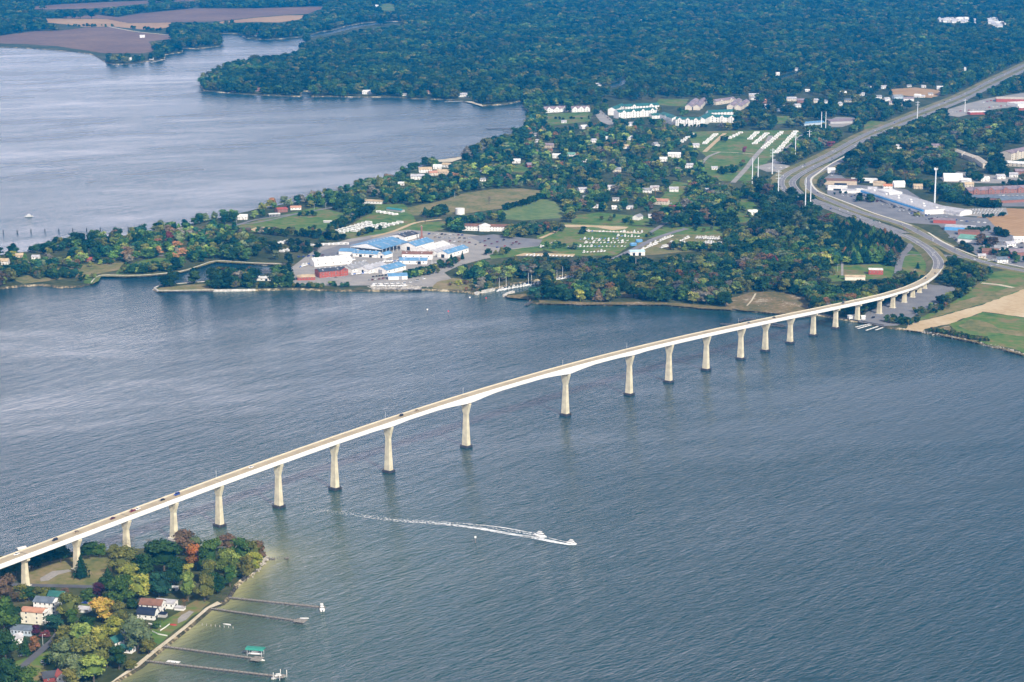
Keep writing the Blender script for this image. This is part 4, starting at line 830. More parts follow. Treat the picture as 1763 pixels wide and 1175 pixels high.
S_('tan long shed on the lawn behind the bridge landing', 1471.5, 482, 25, 9, 5, -3, 'cream', 'tan', 'gable', 1.4, name='shed', cat='shed')
S_('red brick house with white flat roof on the lawn behind the landing', 1507.5, 472, 18, 10, 6, -6, 'red', 'white', name='house', cat='house', storeys=1, nwin=4)
S_('white canopy at the boat landing beside a bridge pier', 1468, 549, 11, 7, 4.0, 12, 'white', 'white', 'gable', .8, name='canopy', cat='canopy')
S_('small white hut right of the bridge pier at the boat landing', 1486, 550, 4.5, 4, 4.0, 0, 'white', 'white', 'gable', .8, name='hut', cat='hut')
# scattered houses: x, foot y, wall, roof, rot, size class, landmark
HS = [(632,162,'white','white',8,'L','on the far shore left of the harbour lawn'),(658,139,'white','palegrey',30,'M','alone in the wood above the far shore'),(696,165,'white','grey',0,'S','on the far shore right of the white gabled one'),(799,167,'white','palegrey',-5,'L','big and white on the far shore near the beach tip'),(739,162,'tan','brown',0,'M','brown, on the far shore'),
(666,83,'white','white',20,'M','alone deep in the far wood'),(646,13,'white','white',0,'L','white barn at the top edge'),(829,115,'white','white',10,'M','above the far shore wood'),(644,66,'beige','mauve',10,'M','pinkish, in the far wood'),(877,157,'paleblue','slate',10,'S','behind the bend of the far shore'),(815,154,'white','grey',0,'S','just above the big white shore house'),
(245,65,'white','white',10,'M','white barn on the maroon field'),(323,55,'white','white',20,'M','in the trees right of the maroon field'),(347,78,'white','white',-20,'M','white gable on the left point'),(440,63,'white','red',0,'L','on the creek bank'),(223,104,'white','white',0,'M','at the waterfront of the left point, tallest'),(206,103,'white','white',20,'S','second at the waterfront of the left point'),(243,99,'white','grey',0,'S','third at the waterfront of the left point'),(261,103,'white','white',0,'S','fourth at the waterfront of the left point'),
(4,28,'white','white',0,'M','at the left picture edge'),(371,131,'white','white',0,'M','on the tip of the middle point'),(402,158,'brick','brown',0,'M','brown, on the shore of the middle point'),(444,157,'brick','brown',0,'M','reddish, on the middle point'),(978,42,'white','white',0,'M','pale, far up the wood'),(1101,39,'white','white',0,'L','long white, far up the wood'),(1063,35,'white','white',0,'S','tiny, far up the wood'),(1030,149,'white','white',20,'M','left of the small pond'),(1082,74,'beige','mauve',10,'M','pinkish, above the pond'),
(1411,5,'white','white',0,'S','at the very top edge'),(1475,22,'white','white',0,'S','lonely one in the upper right wood'),(1337,130,'white','white',0,'M','left of the narrow pond'),(1373,122,'white','white',0,'M','right end of the narrow pond'),(1663,122,'white','white',30,'L','white, left of the upper highway'),(1690,123,'white','white',0,'M','second left of the upper highway'),(1713,119,'white','white',20,'M','third left of the upper highway'),
(1500,151,'white','white',10,'M','at the left end of the tan field'),(1522,153,'white','palegrey',0,'M','touching the tan field'),(1565,150,'white','white',0,'S','behind the tan field, first'),(1590,151,'white','white',0,'S','behind the tan field, second'),(1618,154,'white','white',0,'M','behind the tan field, third'),(1415,160,'paleblue','grey',0,'M','grey, in the suburb'),(1390,158,'white','white',0,'S','white, in the suburb left end'),(1452,163,'white','white',0,'M','white, under the round green tree'),
(1470,170,'white','white',40,'M','steep gabled, in the suburb'),(1483,165,'white','palegrey',-20,'M','beside the steep gabled one'),(1498,173,'white','mauve',40,'M','in the suburb below the lawn'),(1512,170,'white','grey',0,'M','in the middle of the suburb'),(1545,170,'paleblue','grey',20,'L','pale blue, below the tan field'),(1580,168,'white','white',-30,'M','white gables right below the tan field'),(1564,174,'white','mauve',0,'L','mauve-roofed, below the tan field'),(1588,168,'beige','white',10,'S','last white gable below the tan field'),
(1362,174,'beige','palegrey',0,'L','left end of the grey row in the suburb'),(1381,177,'brick','mauve',0,'L','red, middle of the grey row in the suburb'),(1407,177,'beige','palegrey',0,'L','right end of the grey row in the suburb'),(1445,182,'white','palegrey',60,'M','steep, above the golden trees'),(1298,168,'beige','palegrey',0,'L','beyond the town-house rows'),(1310,178,'brick','orange',20,'L','orange-roofed beyond the town-house rows'),(1340,193,'paleblue','slate',0,'M','dark-roofed, left of the suburb'),
(1005,222,'white','white',30,'M','white, at the lower edge of the big lawn'),(971,212,'white','palegrey',0,'S','on the big lawn'),(943,255,'tan','mauve',-10,'L','brown flat, near the pier shore'),(924,234,'white','white',0,'S','near the long pier'),(958,272,'white','white',0,'M','white, between the coast road and the pier shore'),(984,270,'white','mint',-20,'M','pale green roofed, near the coast'),(889,281,'white','white',0,'M','white, at the coast lawn'),(913,288,'darkred','mauve',20,'M','dark, on the coast lawn'),
(1086,241,'white','white',0,'M','in the tree belt below the apartments'),(1107,238,'white','white',0,'S','second in the tree belt below the apartments'),(1080,256,'white','tan',0,'M','tan-roofed in the tree belt'),(1161,271,'white','white',-5,'L','long white, left of the trailer park'),(1142,278,'white','white',10,'M','white, above the middle wood'),(1039,281,'white','white',0,'S','small, in the middle wood'),(1186,289,'white','palegrey',0,'M','low, left below the trailer park'),(1197,254,'white','palegrey',0,'M','beside the red tree at the trailer park'),(1086,217,'white','white',20,'M','directly below the apartments'),(1005,279,'white','white',0,'S','white speck in the middle wood'),
(1003,331,'white','white',20,'M','at the left of the clearing above the mown field'),(1009,343,'white','white',0,'S','below the clearing house'),(1052,327,'white','palegrey',0,'M','right of the clearing'),(1060,346,'white','white',0,'S','by the winding lane'),(1084,360,'white','white',0,'S','lower by the winding lane'),(1059,360,'white','white',0,'S','left by the winding lane'),(1024,358,'white','white',0,'S','left of the brown trees'),(1098,378,'white','white',60,'M','tall, on the green slope above the boat field'),
(1139,352,'beige','salmon',-20,'L','salmon-roofed with parked cars'),(1114,332,'white','white',0,'M','right of the clearing trees'),(1127,328,'white','palegrey',0,'M','second right of the clearing trees'),(1295,370,'white','white',15,'M','white-roofed pavilion on the hill'),(1122,375,'white','white',0,'S','small by the green slope'),
(732,297,'white','tan',10,'L','left in the coastal cluster'),(753,291,'white','white',0,'M','second in the coastal cluster'),(769,288,'white','tan',-20,'M','right in the coastal cluster'),(719,309,'white','white',0,'L','long white, below the coastal cluster'),(764,301,'tan','tan',0,'L','tan, in the coastal cluster'),(691,319,'white','white',0,'S','white, below the coastal road bend'),(745,302,'beige','salmon',20,'M','pinkish, in the coastal cluster'),
(1692,235,'white','white',0,'S','first of a row in the right-hand wood'),(1703,236,'white','white',0,'S','second of a row in the right-hand wood'),(1715,236,'white','white',0,'S','third of a row in the right-hand wood'),(1727,236,'white','white',0,'S','fourth of a row in the right-hand wood'),(1548,256,'white','white',0,'M','alone in the wood right of the highway'),(1610,256,'beige','mauve',-5,'L','mauve-roofed, in the wood right of the highway'),(1595,211,'white','white',0,'S','beside the highway lamp'),
(6,455,'white','tan',0,'M','at the left end of the spit'),(152,450,'brick','red',0,'S','small red, on the spit'),(33,443,'tan','tan',20,'S','near the spit beach'),(62,446,'white','white',0,'S','under the trees of the spit'),(418,378,'white','white',0,'M','white-roofed, on the far shore of the spit'),(1763,190,'red','white',0,'L','red, at the right edge by the upper road'),
 (1296, 172, 'white', 'grey', 20, 'M', 'first extra home right of the town-house rows'),
 (1322, 186, 'white', 'white', 10, 'M', 'left below the suburb pond'),
 (1352, 183, 'beige', 'mauve', 0, 'M', 'second home in the lower suburb row'),
 (1372, 185, 'white', 'palegrey', 30, 'M', 'third home in the lower suburb row'),
 (1425, 178, 'white', 'grey', 0, 'M', 'beside the golden trees of the suburb'),
 (1434, 170, 'white', 'palegrey', 20, 'S', 'small, in the suburb centre'),
 (1460, 176, 'beige', 'slate', -20, 'M', 'dark-roofed, in the suburb centre'),
 (1526, 174, 'white', 'palegrey', 30, 'M', 'left below the tan field'),
 (1536, 180, 'beige', 'mauve', 0, 'M', 'nearest the highway trees'),
 (1552, 182, 'white', 'grey', 10, 'M', 'second nearest the highway trees'),
 (1602, 164, 'white', 'white', 0, 'S', 'right end of the tan field'),
 (1695, 312, 'white', 'white', 0, 'M', 'long and white right of the church'),
 (1722, 308, 'white', 'palegrey', 10, 'M', 'second right of the church'),
 (1745, 305, 'white', 'white', -10, 'M', 'third right of the church'),
 (1668, 322, 'beige', 'tan', 0, 'M', 'between church and cell tower'),
 (1758, 300, 'brick', 'mauve', 0, 'L', 'at the right edge above the red apartments'),
 (1720, 432, 'white', 'white', 0, 'M', 'between the brown-roofed houses'),
 (1738, 425, 'white', 'palegrey', 20, 'M', 'above the mauve-roofed house'),
 (1690, 444, 'beige', 'palegrey', 0, 'S', 'beside the side road junction'),
 (1725, 452, 'white', 'slate', 0, 'M', 'dark-roofed, beside the side road'),
 (1758, 418, 'white', 'white', 0, 'L', 'white hall at the right edge'),
 (1528, 325, 'white', 'orange', 0, 'M', 'orange-roofed, above the mall'),
 (1502, 330, 'white', 'palegrey', -10, 'M', 'flat, above the mall car park'),
 (1580, 325, 'tan', 'tan', 0, 'M', 'tan, in the trees above the mall'),
 (925, 245, 'white', 'palegrey', 0, 'S', 'by the timber piers'),
 (1020, 246, 'white', 'palegrey', 20, 'M', 'in the trees left of centre above the clearing'),
 (1045, 240, 'white', 'white', 0, 'S', 'tiny, in the upper tree belt'),
 (1130, 252, 'white', 'grey', 30, 'M', 'left of the trailer park belt'),
 (1062, 296, 'beige', 'grey', 0, 'M', 'in the middle wood'),
 (935, 300, 'white', 'white', 0, 'S', 'small, at the coastal lane'),
 (830, 312, 'white', 'white', 20, 'S', 'near the coast road bend'),
 (1230, 292, 'white', 'white', 0, 'S', 'small, on the trailer park lawn'),
 (1160, 330, 'white', 'palegrey', 0, 'M', 'above the salmon-roofed house'),
 (1215, 330, 'white', 'white', 0, 'S', 'small, in the wood right of the salmon-roofed house'),
 ]
SZ = {'S': (10, 8, 3.6, 2), 'M': (14, 10, 5, 2.8), 'L': (22, 12, 6, 3)}
for hi, (x_, y_, wl, rf_, rt, sz, lm) in enumerate(HS):
    if rf_ == 'white' and hi % 3 and not lm.startswith('white'): rf_ = ('palegrey', 'grey')[hi % 2]
    L_, W_, H_, ri = SZ[sz]
    building('house', f'{WORDS[rf_]}-roofed {WORDS[wl]} house {lm}'.replace('right-hand', 'dark'), x_, y_, L_, W_, H_, ri, rt, wl, rf_, storeys=2 if H_ > 4 else 1, nwin={'S': 2, 'M': 3, 'L': 5}[sz] if y_ > 120 else 0, cat='house', group='scattered houses beyond the river', doors=(('a', 1.5, 1.2, 2.1, 'brown'),), lo=.35)
ORD_ = 'first second third fourth fifth sixth seventh eighth ninth tenth eleventh twelfth thirteenth fourteenth fifteenth sixteenth seventeenth eighteenth nineteenth twentieth'.split()
# far estate of pale houses in the wood, top right
for i in range(34):
    q_ = ORD_[i] if i < 20 else ORD_[i-20]
    x_, y_ = (1616+i*3.3, 38+random.uniform(-3, 2.5)) if i < 20 else (1701+(i-20)*2.0, 34+(i-20)*.6+random.uniform(-3, 8))
    building('house', f'pale house, {q_} from the left in the {"long left" if i < 20 else "short right"} cluster of the far estate', x_, y_, 16, 12, 6.5, 4, random.choice((0, 20, -30, 60)), 'white', random.choice(('palegrey', 'white', 'palegrey')), cat='house', group='pale houses of the far estate', lo=.2)
# ------------------------------------------------------------------ caravans, boats, parked cars
def rv_proto(L_, cab):
    root = empty('caravan' if not cab else 'motorhome', (0, 0, 0)); tag(root, 'x', 'motorhome' if cab else 'caravan'); b = MB(); h = 1.2
    prof = [(-L_/2, .5), (L_/2-.2, .5), (L_/2, 1.2 if not cab else .9), (L_/2-.3, 2.9), (L_/2-.8, 3.1), (-L_/2+.2, 3.1), (-L_/2, 2.8)]
    b.loft([[(x, y, z) for x, z in prof] for y in (-h, h)][::-1]); b.build('body', mat('rv_white', (.80, .79, .76), .5, .03, .2), root)
    MB().box((-.2, 0, 2.0), (L_*.6, 2.44, .6)).build('windows', GLASS, root); MB().box((0, 0, 1.2), (L_*.96, 2.45, .22)).build('stripe', mat('rv_stripe', (.30, .26, .24), .6), root)
    for x in (-L_*.18, L_*.02) if not cab else (-L_*.28, L_*.34):
        for y in (-1.05, 1.05): MB().rod((x, y-.12, .38), (x, y+.12, .38), .38, 8).build('wheel', RUBBER, root)
    MB().box((L_*.1, 0, 3.22), (.9, .9, .22)).build('roof_vent', WHITE, root); return root
RV = [rv_proto(9.5, False), rv_proto(10.5, True), rv_proto(8, False)]
ORD = ['first', 'second', 'third', 'fourth', 'fifth', 'sixth', 'seventh', 'eighth', 'ninth', 'tenth', 'eleventh', 'twelfth', 'thirteenth', 'fourteenth', 'fifteenth', 'sixteenth', 'seventeenth', 'eighteenth']
def row(n, a, b_, fn, jit=.4, z=2.33):
    for i in range(n):
        t = (i+.5)/n; p = P(a[0]+(b_[0]-a[0])*t+random.uniform(-jit, jit), a[1]+(b_[1]-a[1])*t+random.uniform(-.1, .1), 2.0); p.z = z; fn(i, p)
def keepline(a, b_, up=7, dn=2): KEEPVIS.append([(a[0]-4, a[1]-up), (b_[0]+4, b_[1]-up), (b_[0]+4, b_[1]+dn), (a[0]-4, a[1]+dn)] if a[0] < b_[0] else [(b_[0]-4, b_[1]-up), (a[0]+4, a[1]-up), (a[0]+4, a[1]+dn), (b_[0]-4, b_[1]+dn)])
RVR = [((578,401),(638,384),9,'first row beside the sports lawn',-20),((584,404),(640,388),7,'front row beside the sports lawn',-20),((606,401),(664,387),8,'middle row beside the sports lawn',-20),((648,396),(692,384),6,'right row beside the sports lawn',-20),((648,366),(684,372),5,'short row left of the teal-roofed shelter',20),
 ((1171,248),(1193,231),6,'leftmost row of the trailer park',10),((1212,250),(1233,232),9,'second row from the left in the trailer park',10),((1254,241),(1277,229),5,'third row from the left in the trailer park',10),((1290,242),(1304,229),7,'fourth row from the left in the trailer park',5),((1298,250),(1321,231),10,'fifth row from the left in the trailer park',5),
 ((1313,258),(1347,228),12,'sixth row from the left in the trailer park',5),((1335,266),(1371,227),15,'rightmost row of the trailer park',5),((458,428),(502,416),8,'trailer cluster behind the harbour basin',-15),((482,436),(540,424),8,'lower trailer cluster behind the harbour basin',-15),((548,424),(600,422),6,'row along the yard edge left of the huge shelter',-10)]
for a, b_, n, ph, rz in RVR:
    keepline(a, b_)
    row(n, a, b_, lambda i, p: place(RV[(i+n) % 3 if random.random() < .8 else 1], p, R(rz)+random.uniform(-.12, .12)+(math.pi if random.random() < .3 else 0), f'white trailer, {ORD[i]} from left in {ph}', 'trailers and caravans'), .3)
def mboat_proto(L_, cabin, cover=None, name='motor_boat'):
    root = empty(name, (0, 0, 0)); tag(root, 'x', 'boat'); W_ = L_*.31; H_ = L_*.12
    hull(L_, W_, H_, None).build('hull', mat('hull_white', (.82, .81, .78), .35, .02), root)
    if cover: MB().loft([[(-L_*.45, -W_*.4, H_), (-L_*.45, W_*.4, H_), (-L_*.45, 0, H_*1.5)], [(L_*.1, -W_*.46, H_), (L_*.1, W_*.46, H_), (L_*.1, 0, H_*2.1)], [(L_*.42, -W_*.1, H_*1.05), (L_*.42, W_*.1, H_*1.05), (L_*.42, 0, H_*1.2)]]).build('cover', mat('cover_'+cover, {'blue': (.03, .12, .45), 'white': (.75, .75, .73), 'tan': (.45, .38, .28)}[cover], .8), root)
    if cabin:
        MB().loft([rect4(L_*.30, W_*.36, H_*.9, L_*.0), rect4(L_*.22, W_*.30, H_*2.2, -L_*.01)]).build('cabin', mat('hull_white', (.82, .81, .78)), root); MB().loft([rect4(L_*.285, W_*.352, H_*1.5, 0), rect4(L_*.262, W_*.335, H_*1.85, 0)]).build('windows', GLASS, root)
        MB().box((-L_*.02, 0, H_*2.9), (L_*.28, W_*.55, .12)).build('hardtop', WHITE, root)
        for x in (-L_*.12, L_*.08):
            for y in (-W_*.25, W_*.25): MB().rod((x, y, H_*2.1), (x, y, H_*2.9), .06, 4).build('post', STEEL, root)
    MB().box((-L_*.5, 0, H_*.75), (.5, .5, H_*1.1)).build('motor', mat('motor_black', (.02, .02, .02)), root); return root
def rect4(a, b_, z, x0=0): return [(x0-a, -b_, z), (x0+a, -b_*.8, z), (x0+a, b_*.8, z), (x0-a, b_, z)]
def sail_proto(L_, mast):
    root = empty('sailing_boat', (0, 0, 0)); tag(root, 'x', 'sailing boat'); W_ = L_*.3; H_ = L_*.13
    hull(L_, W_, H_, None).build('hull', mat('hull_white', (.82, .81, .78)), root); MB().loft([rect4(L_*.2, W_*.3, H_*.95), rect4(L_*.16, W_*.25, H_*1.5)]).build('cabin', mat('hull_white', (.82, .81, .78)), root)
    MB().rod((L_*.08, 0, H_), (L_*.08, 0, H_+mast), .26, 5, r2=.16).build('mast', WHITE, root); MB().rod((L_*.07, 0, H_*2.2), (-L_*.38, 0, H_*2.3), .17, 5).build('boom', mat('cover_blue', (.03, .12, .45), .8), root); return root
BOATS = {'open': mboat_proto(6.5, False), 'blue': mboat_proto(7, False, 'blue'), 'cover': mboat_proto(7.5, False, 'white'), 'tan': mboat_proto(6.5, False, 'tan'), 'cruiser': mboat_proto(9.5, True), 'big': mboat_proto(12, True), 'sail': sail_proto(9, 12), 'tall': sail_proto(11, 15)}
def boat(kind, p, rz, label, group=None): return place(BOATS[kind], p, rz, label, group)
BR = [((1011,399.5),(1108,401),16,'back row of the boat field'),((1062,407.5),(1102,409),7,'second row of the boat field, right part'),((996,413),(1066,412),10,'second row of the boat field, left part'),((1020,415.5),(1084,415.5),8,'third row of the boat field'),((1006,419.5),(1081,419),12,'fourth row of the boat field'),((976,426),(1080,425.5),16,'fifth row of the boat field'),((1003,436),(1044,434),7,'front row of the boat field'),
 ((930,427),(958,416),9,'group left of the boat field'),((904,441),(988,443),13,'line on the dirt strip below the boat field')]
for a, b_, n, ph in BR:
    keepline(a, b_, 4, 1)
    row(n, a, b_, lambda i, p: boat(random.choice(['cover', 'open', 'blue', 'cover', 'tan', 'cruiser', 'cover']), p, random.uniform(.9, 1.5), f'boat on land, {ORD[i]} from left in {ph}', 'boats stored on land'), .6, 2.4)
BR2 = [((1106,431),(1132,421),7,'lower left line of the large boat yard'),((1118,424),(1160,407),10,'upper left line of the large boat yard'),((1140,428),(1180,419),10,'middle line of the large boat yard'),((1155,421),(1186,411),7,'inner line of the large boat yard'),((1200,419),(1244,421),10,'lower right line of the large boat yard'),((1198,411),(1240,413),9,'upper right line of the large boat yard'),((1205,426),(1238,427),7,'front right line of the large boat yard')]
for a, b_, n, ph in BR2:
    keepline(a, b_, 5, 1)
    row(n, a, b_, lambda i, p: boat(random.choice(['big', 'cruiser', 'cruiser', 'cover']), p, random.uniform(.6, 1.4), f'large white boat, {ORD[i]} from left in {ph}', 'large boats stored on land'), .5, 2.4)
for a, b_, n, ph in [((1166,463),(1208,457),7,'upper line behind the wooded shore'),((1200,473),(1244,462),10,'lower line behind the wooded shore'),((1258,466),(1284,455),6,'right line behind the wooded shore')]:
    keepline(a, b_, 5, 1); row(n, a, b_, lambda i, p: boat(random.choice(['sail', 'cruiser', 'big']), p, random.uniform(.6, 1.3), f'white boat ashore, {ORD[i]} from left in {ph}', 'boats ashore behind the wooded shore'), .5, 2.4)
for a, b_, n, ph, kinds in [((856,499),(880,494.5),4,'first moorings inside the creek mouth',['tall','big','tall','cruiser']),((882,494),(930,485.5),8,'long line of moored boats on the creek',['big','cruiser','cruiser','big','tall','sail','cruiser','cruiser']),((956,479.5),(995,475.5),8,'moored line at the creek head',['sail','cruiser','tall','cruiser','big','tall','cruiser','sail'])]:
    keepline(a, b_, 9, 2); row(n, a, b_, lambda i, p: boat(kinds[i], Vector((p.x, p.y, -.35)), R(65)+random.uniform(-.1, .1), f'white boat, {ORD[i]} from left in {ph}', 'boats moored in the creek'), .3)
for x_, y_, k_, lb in ((1094,466,'tall','hauled-out sailing boat with the left of two masts above the wooded shore'),(1103,465,'tall','hauled-out sailing boat with the right of two masts above the wooded shore')):
    KEEPVIS.append([(x_-3,y_-14),(x_+3,y_-14),(x_+3,y_),(x_-3,y_)]); boat(k_, P(x_, y_, 2.3), 1.0, lb)
# parked cars
def lot(a, b_, n, ph, rz, kinds=('sedan', 'suv'), cols=('white', 'black', 'silver', 'darkred', 'grey', 'blue', 'red')):
    n = max(1, round(n*.63)); row(n, a, b_, lambda i, p: (lambda k_, c_: car(k_, c_, p, rz+random.uniform(-.05, .05)+(math.pi if random.random() < .5 else 0), f'{c_.replace("darkred", "dark red")} {"car" if k_ == "sedan" else "estate car" if k_ == "suv" else k_}, {ORD[i]} from left in {ph}', 'parked cars'))(random.choice(kinds), random.choice(cols)), .5, 2.36)
lot((815,424),(846,411),6,'left row of the boatyard car park',1.0); lot((830,426),(872,413),7,'middle row of the boatyard car park',1.0,cols=('darkred','black','silver','red')); lot((850,428),(900,420),6,'front row of the boatyard car park',1.0); lot((880,421),(892,417),3,'right corner of the boatyard car park',1.0,cols=('red','darkred'))
lot((735,404),(800,406),14,'back line of the boatyard works yard',.9); lot((745,410),(812,412),12,'middle line of the boatyard works yard',.9,cols=('tan','silver','grey','white')); lot((770,416),(812,419),8,'front line of the boatyard works yard',.9,cols=('tan','darkred','white'))
for a, b_, n, ph in [((604,474),(632,472),6,'line right of the red building'),((590,452),(612,449),5,'line behind the big white yard shed'),((660,452),(700,451),7,'line between the middle yard sheds'),((515,462),(545,452),6,'line left of the big white yard shed'),((640,494),(700,494),9,'line above the riprap slope'),((735,462),(760,455),5,'line right of the blue lean-to shed')]:
    row(n, a, b_, lambda i, p: boat(random.choice(['big', 'cruiser', 'cover', 'blue', 'sail']), p, random.uniform(.2, 1.6), f'boat on land, {ORD[i]} from left in {ph}', 'boats on land in the yard'), .6, 2.45)
lot((640,478),(672,474),9,'rear car row above the riprap slope',1.2,cols=('darkred','maroon','black')); lot((632,484),(668,480),9,'front car row above the riprap slope',1.2,cols=('darkred','white','silver')); lot((690,492),(735,480),7,'line right of the small blue shed',.9,('van','suv'),('white','silver'))
lot((640,490),(700,489),9,'white line at the top of the riprap slope',.1,('van',),('white',)); lot((560,480),(596,478),5,'line in front of the red building',.2); lot((510,444),(560,440),9,'line behind the harbour basin',.8,cols=('black','blue','maroon')); lot((600,455),(632,450),6,'line below the low blue-roofed row',.6,cols=('white','tan','silver'))
for q in range(9):
    t = q/8; a = (1462+52*t+q*4, 338+36*t-q*1.0); lot((1468+q*15.5, 338+q*5.2), (1508+q*13.5, 336+q*5.0), 8, f'{ORD[q]} mall car park row', -1.2, ('sedan','suv','van'), ('white','silver','black','white','darkred','blue'))
lot((1432,309),(1446,322),5,'left row by the dealership',-1.0,cols=('white','blue','silver')); lot((1446,337),(1478,341),6,'row below the dealership',-1.0,cols=('white','blue')); lot((1600,378),(1650,371),9,'row between the mall and the white hall',.8,cols=('black','blue','silver'))
for q in range(4): lot((1672-q*1, 362+q*2.4), (1728-q*2, 361+q*2.6), 16, f'{ORD[q]} storage yard row above the orange field', 1.2, ('van', 'suv'), ('white',))
lot((1690,424),(1763,428),12,'line below the mint green roof',.4,cols=('white','silver','black')); lot((1632,409),(1662,413),6,'line in front of the brick-fronted store',.4); lot((1636,194),(1700,188),14,'lot beside the upper highway',.3,('sedan','suv'),('red','white','silver')); lot((1690,178),(1716,172),7,'lot of the red superstore',.3,cols=('red','white'))
lot((1036,196),(1052,209),7,'row left of the white apartments',-1.0); lot((1700,460),(1745,452),7,'line along the side road at the right',.2,cols=('white','silver')); lot((1495,545),(1510,552),2,'boat landing under the bridge',.6,cols=('black','grey')); lot((1140,351),(1158,352),4,'row beside the salmon-roofed house',.6)
lot((1700,414),(1763,420),12,'upper line right of the mint roof',.4,cols=('white','silver','black')); lot((1690,452),(1763,440),14,'line on the side street at the right',.2,cols=('white','silver','red')); lot((1660,350),(1700,344),7,'row beside the dark-roofed row',.3); lot((1700,338),(1763,338),12,'row below the red apartments',.3,cols=('red','white','silver'))
lot((1430,300),(1440,320),5,'left edge of the dealership',-1,cols=('white','red')); lot((1470,325),(1520,329),9,'row below the brown-roofed store',.2,cols=('white','silver','black')); lot((1640,380),(1700,385),10,'row above the blue store',.3,cols=('silver','white','blue')); lot((1700,186),(1740,182),9,'second row of the red superstore',.3,cols=('red','white')); lot((1320,291),(1358,289),7,'row by the store beside the monopoles',.4,cols=('white','silver')); lot((1150,355),(1170,357),4,'lane below the salmon-roofed house',.3)
KEEPVIS += [[(808,404),(930,408),(930,430),(812,430)],[(500,440),(560,440),(700,494),(500,494)],[(730,400),(820,404),(820,424),(730,420)],[(1420,318),(1520,318),(1640,384),(1560,384)],[(1670,356),(1734,356),(1734,372),(1670,372)],[(1630,188),(1700,178),(1700,200),(1630,204)]]
RDC = [(1350,326,'white'),(1356,329,'white'),(1358,304,'white'),(1388,288,'white'),(1404,288,'white'),(1425,275,'black'),(1366,324,'white'),(1397,343,'silver'),(1417,341,'white'),(1467,365,'white'),(1484,373,'white'),(1505,380,'green'),(1391,319,'black'),(1405,333,'maroon'),(1417,262-3,'white'),(1500,233,'silver'),(1530,221,'white'),(1554,208,'green'),(1593,197,'maroon'),(1612,181,'white'),(1640,172,'white'),(1680,156,'silver'),(1707,141,'white'),(1730,129,'white'),(1745,126,'silver'),(1586,443,'white'),(1563,438,'white'),(1589,418,'white'),(1603,434,'silver'),(1376,296,'silver'),(1391,284,'grey'),(1440,262,'white'),(1450,262,'darkred'),(1462,252,'white'),(1476,246,'silver'),(1512,226,'white'),(1520,228,'grey'),(1545,212,'blue'),(1565,206,'white'),(1580,200,'silver'),(1600,190,'grey'),(1625,178,'white'),(1634,176,'maroon'),(1655,166,'silver'),(1668,162,'white'),(1690,150,'grey'),(1718,137,'white'),(1360,333,'grey'),(1385,340,'white'),(1430,360,'blue'),(1445,362,'white'),(1520,384,'white'),(1545,388,'silver'),(1572,396,'grey'),(1610,414,'white'),(1640,430,'silver'),(1680,446,'white')]
def snap(px_, py_):
    q = P(px_, py_, 2.3); best = min(((v-q).length, i, k) for k, p_ in enumerate((hw1, hw2, hw3, embp)) for i, v in enumerate(p_[:-1])); _, i, k = best; p_ = (hw1, hw2, hw3, embp)[k]; d = p_[i+1]-p_[i]; v = p_[i]; return v, math.atan2(d.y, d.x), k
WHERE = lambda x_, y_: 'the outer curve' if x_ < 1380 and y_ > 300 else 'the inner curve' if x_ < 1425 else 'the stretch below the curve' if 350 < y_ < 400 else 'the bend before the bridge' if y_ > 400 else 'the stretch beside the wood' if x_ < 1510 else 'the stretch below the lamp pole' if x_ < 1575 else 'the stretch above the lamp pole' if x_ < 1620 else 'the stretch beside the upper car lot' if x_ < 1685 else 'the farthest upper stretch'
for i, (x_, y_, c_) in enumerate(RDC):
    v, a, k = snap(x_, y_); o = Vector((-math.sin(a), math.cos(a), 0))*(2.6 if i % 2 else -2.6)
    car('sedan' if i % 3 else 'suv', c_, Vector((v.x, v.y, (v.z+.03) if k == 3 else 2.37))+o, a, f'{c_} car on the highway at {WHERE(x_, y_)}', 'cars on the highway')
lot((38,1131),(39,1131),1,'street of the near point',R(30),('sedan',),('black',)); lot((76,1142),(77,1142),1,'driveway beside the big tree clump',R(30),('suv',),('white',)); lot((80,1146),(81,1146),1,'lawn in front of the driveway',R(30),('sedan',),('black',))
lot((143,1040),(150,1040),1,'yard behind the golden tree',R(-15),('sedan',),('blue',)); lot((158,1040),(163,1040),1,'spot right of the blue car',R(-15),('sedan',),('red',))
# ------------------------------------------------------------------ masts and poles
def mono(x_, yb, yt, label, arms=0, r=.9, head=False, name='power_pole'):
    p = P(x_, yb, 2.0); q = p.y; fx, fy = proj(p.x, p.y, 2); h = (yb-yt)/((yb+248)/HC)*.99
    t = empty(name, p); tag(t, label, 'cell tower' if head else 'power pole', None if head else 'tall steel power poles')
    MB().cyl((0, 0, -.3), r, h, 10, r2=r*.55).build('mast', mat('pole_steel', (.74, .78, .80), .5, .03, .2), t); MB().cyl((0, 0, -.2), r*1.6, .8, 10).build('base', CONC, t)
    if head:
        for k in range(3):
            a = k*2.094; MB().box((math.cos(a)*2.2, math.sin(a)*2.2, h-1.6), (.6, 3.4, 3.0), a).build('antenna', WHITE, t)
        MB().cyl((0, 0, h-2.0), 2.2, .3, 12).build('platform', STEEL, t)
    for k in range(arms): MB().rod((-4.5, 0, h-3-k*5), (4.5, 1, h-3-k*5), .28, 5).build('crossarm', mat('pole_steel', (.74, .78, .80)), t)
    KEEPVIS.append([(x_-1.2, yt+4), (x_+1.2, yt+4), (x_+1.2, yb-1), (x_-1.2, yb-1)])
mono(1609, 352, 287, 'tall white cell tower with antenna ring beside the mall', 0, 1.3, True, 'cell_tower')
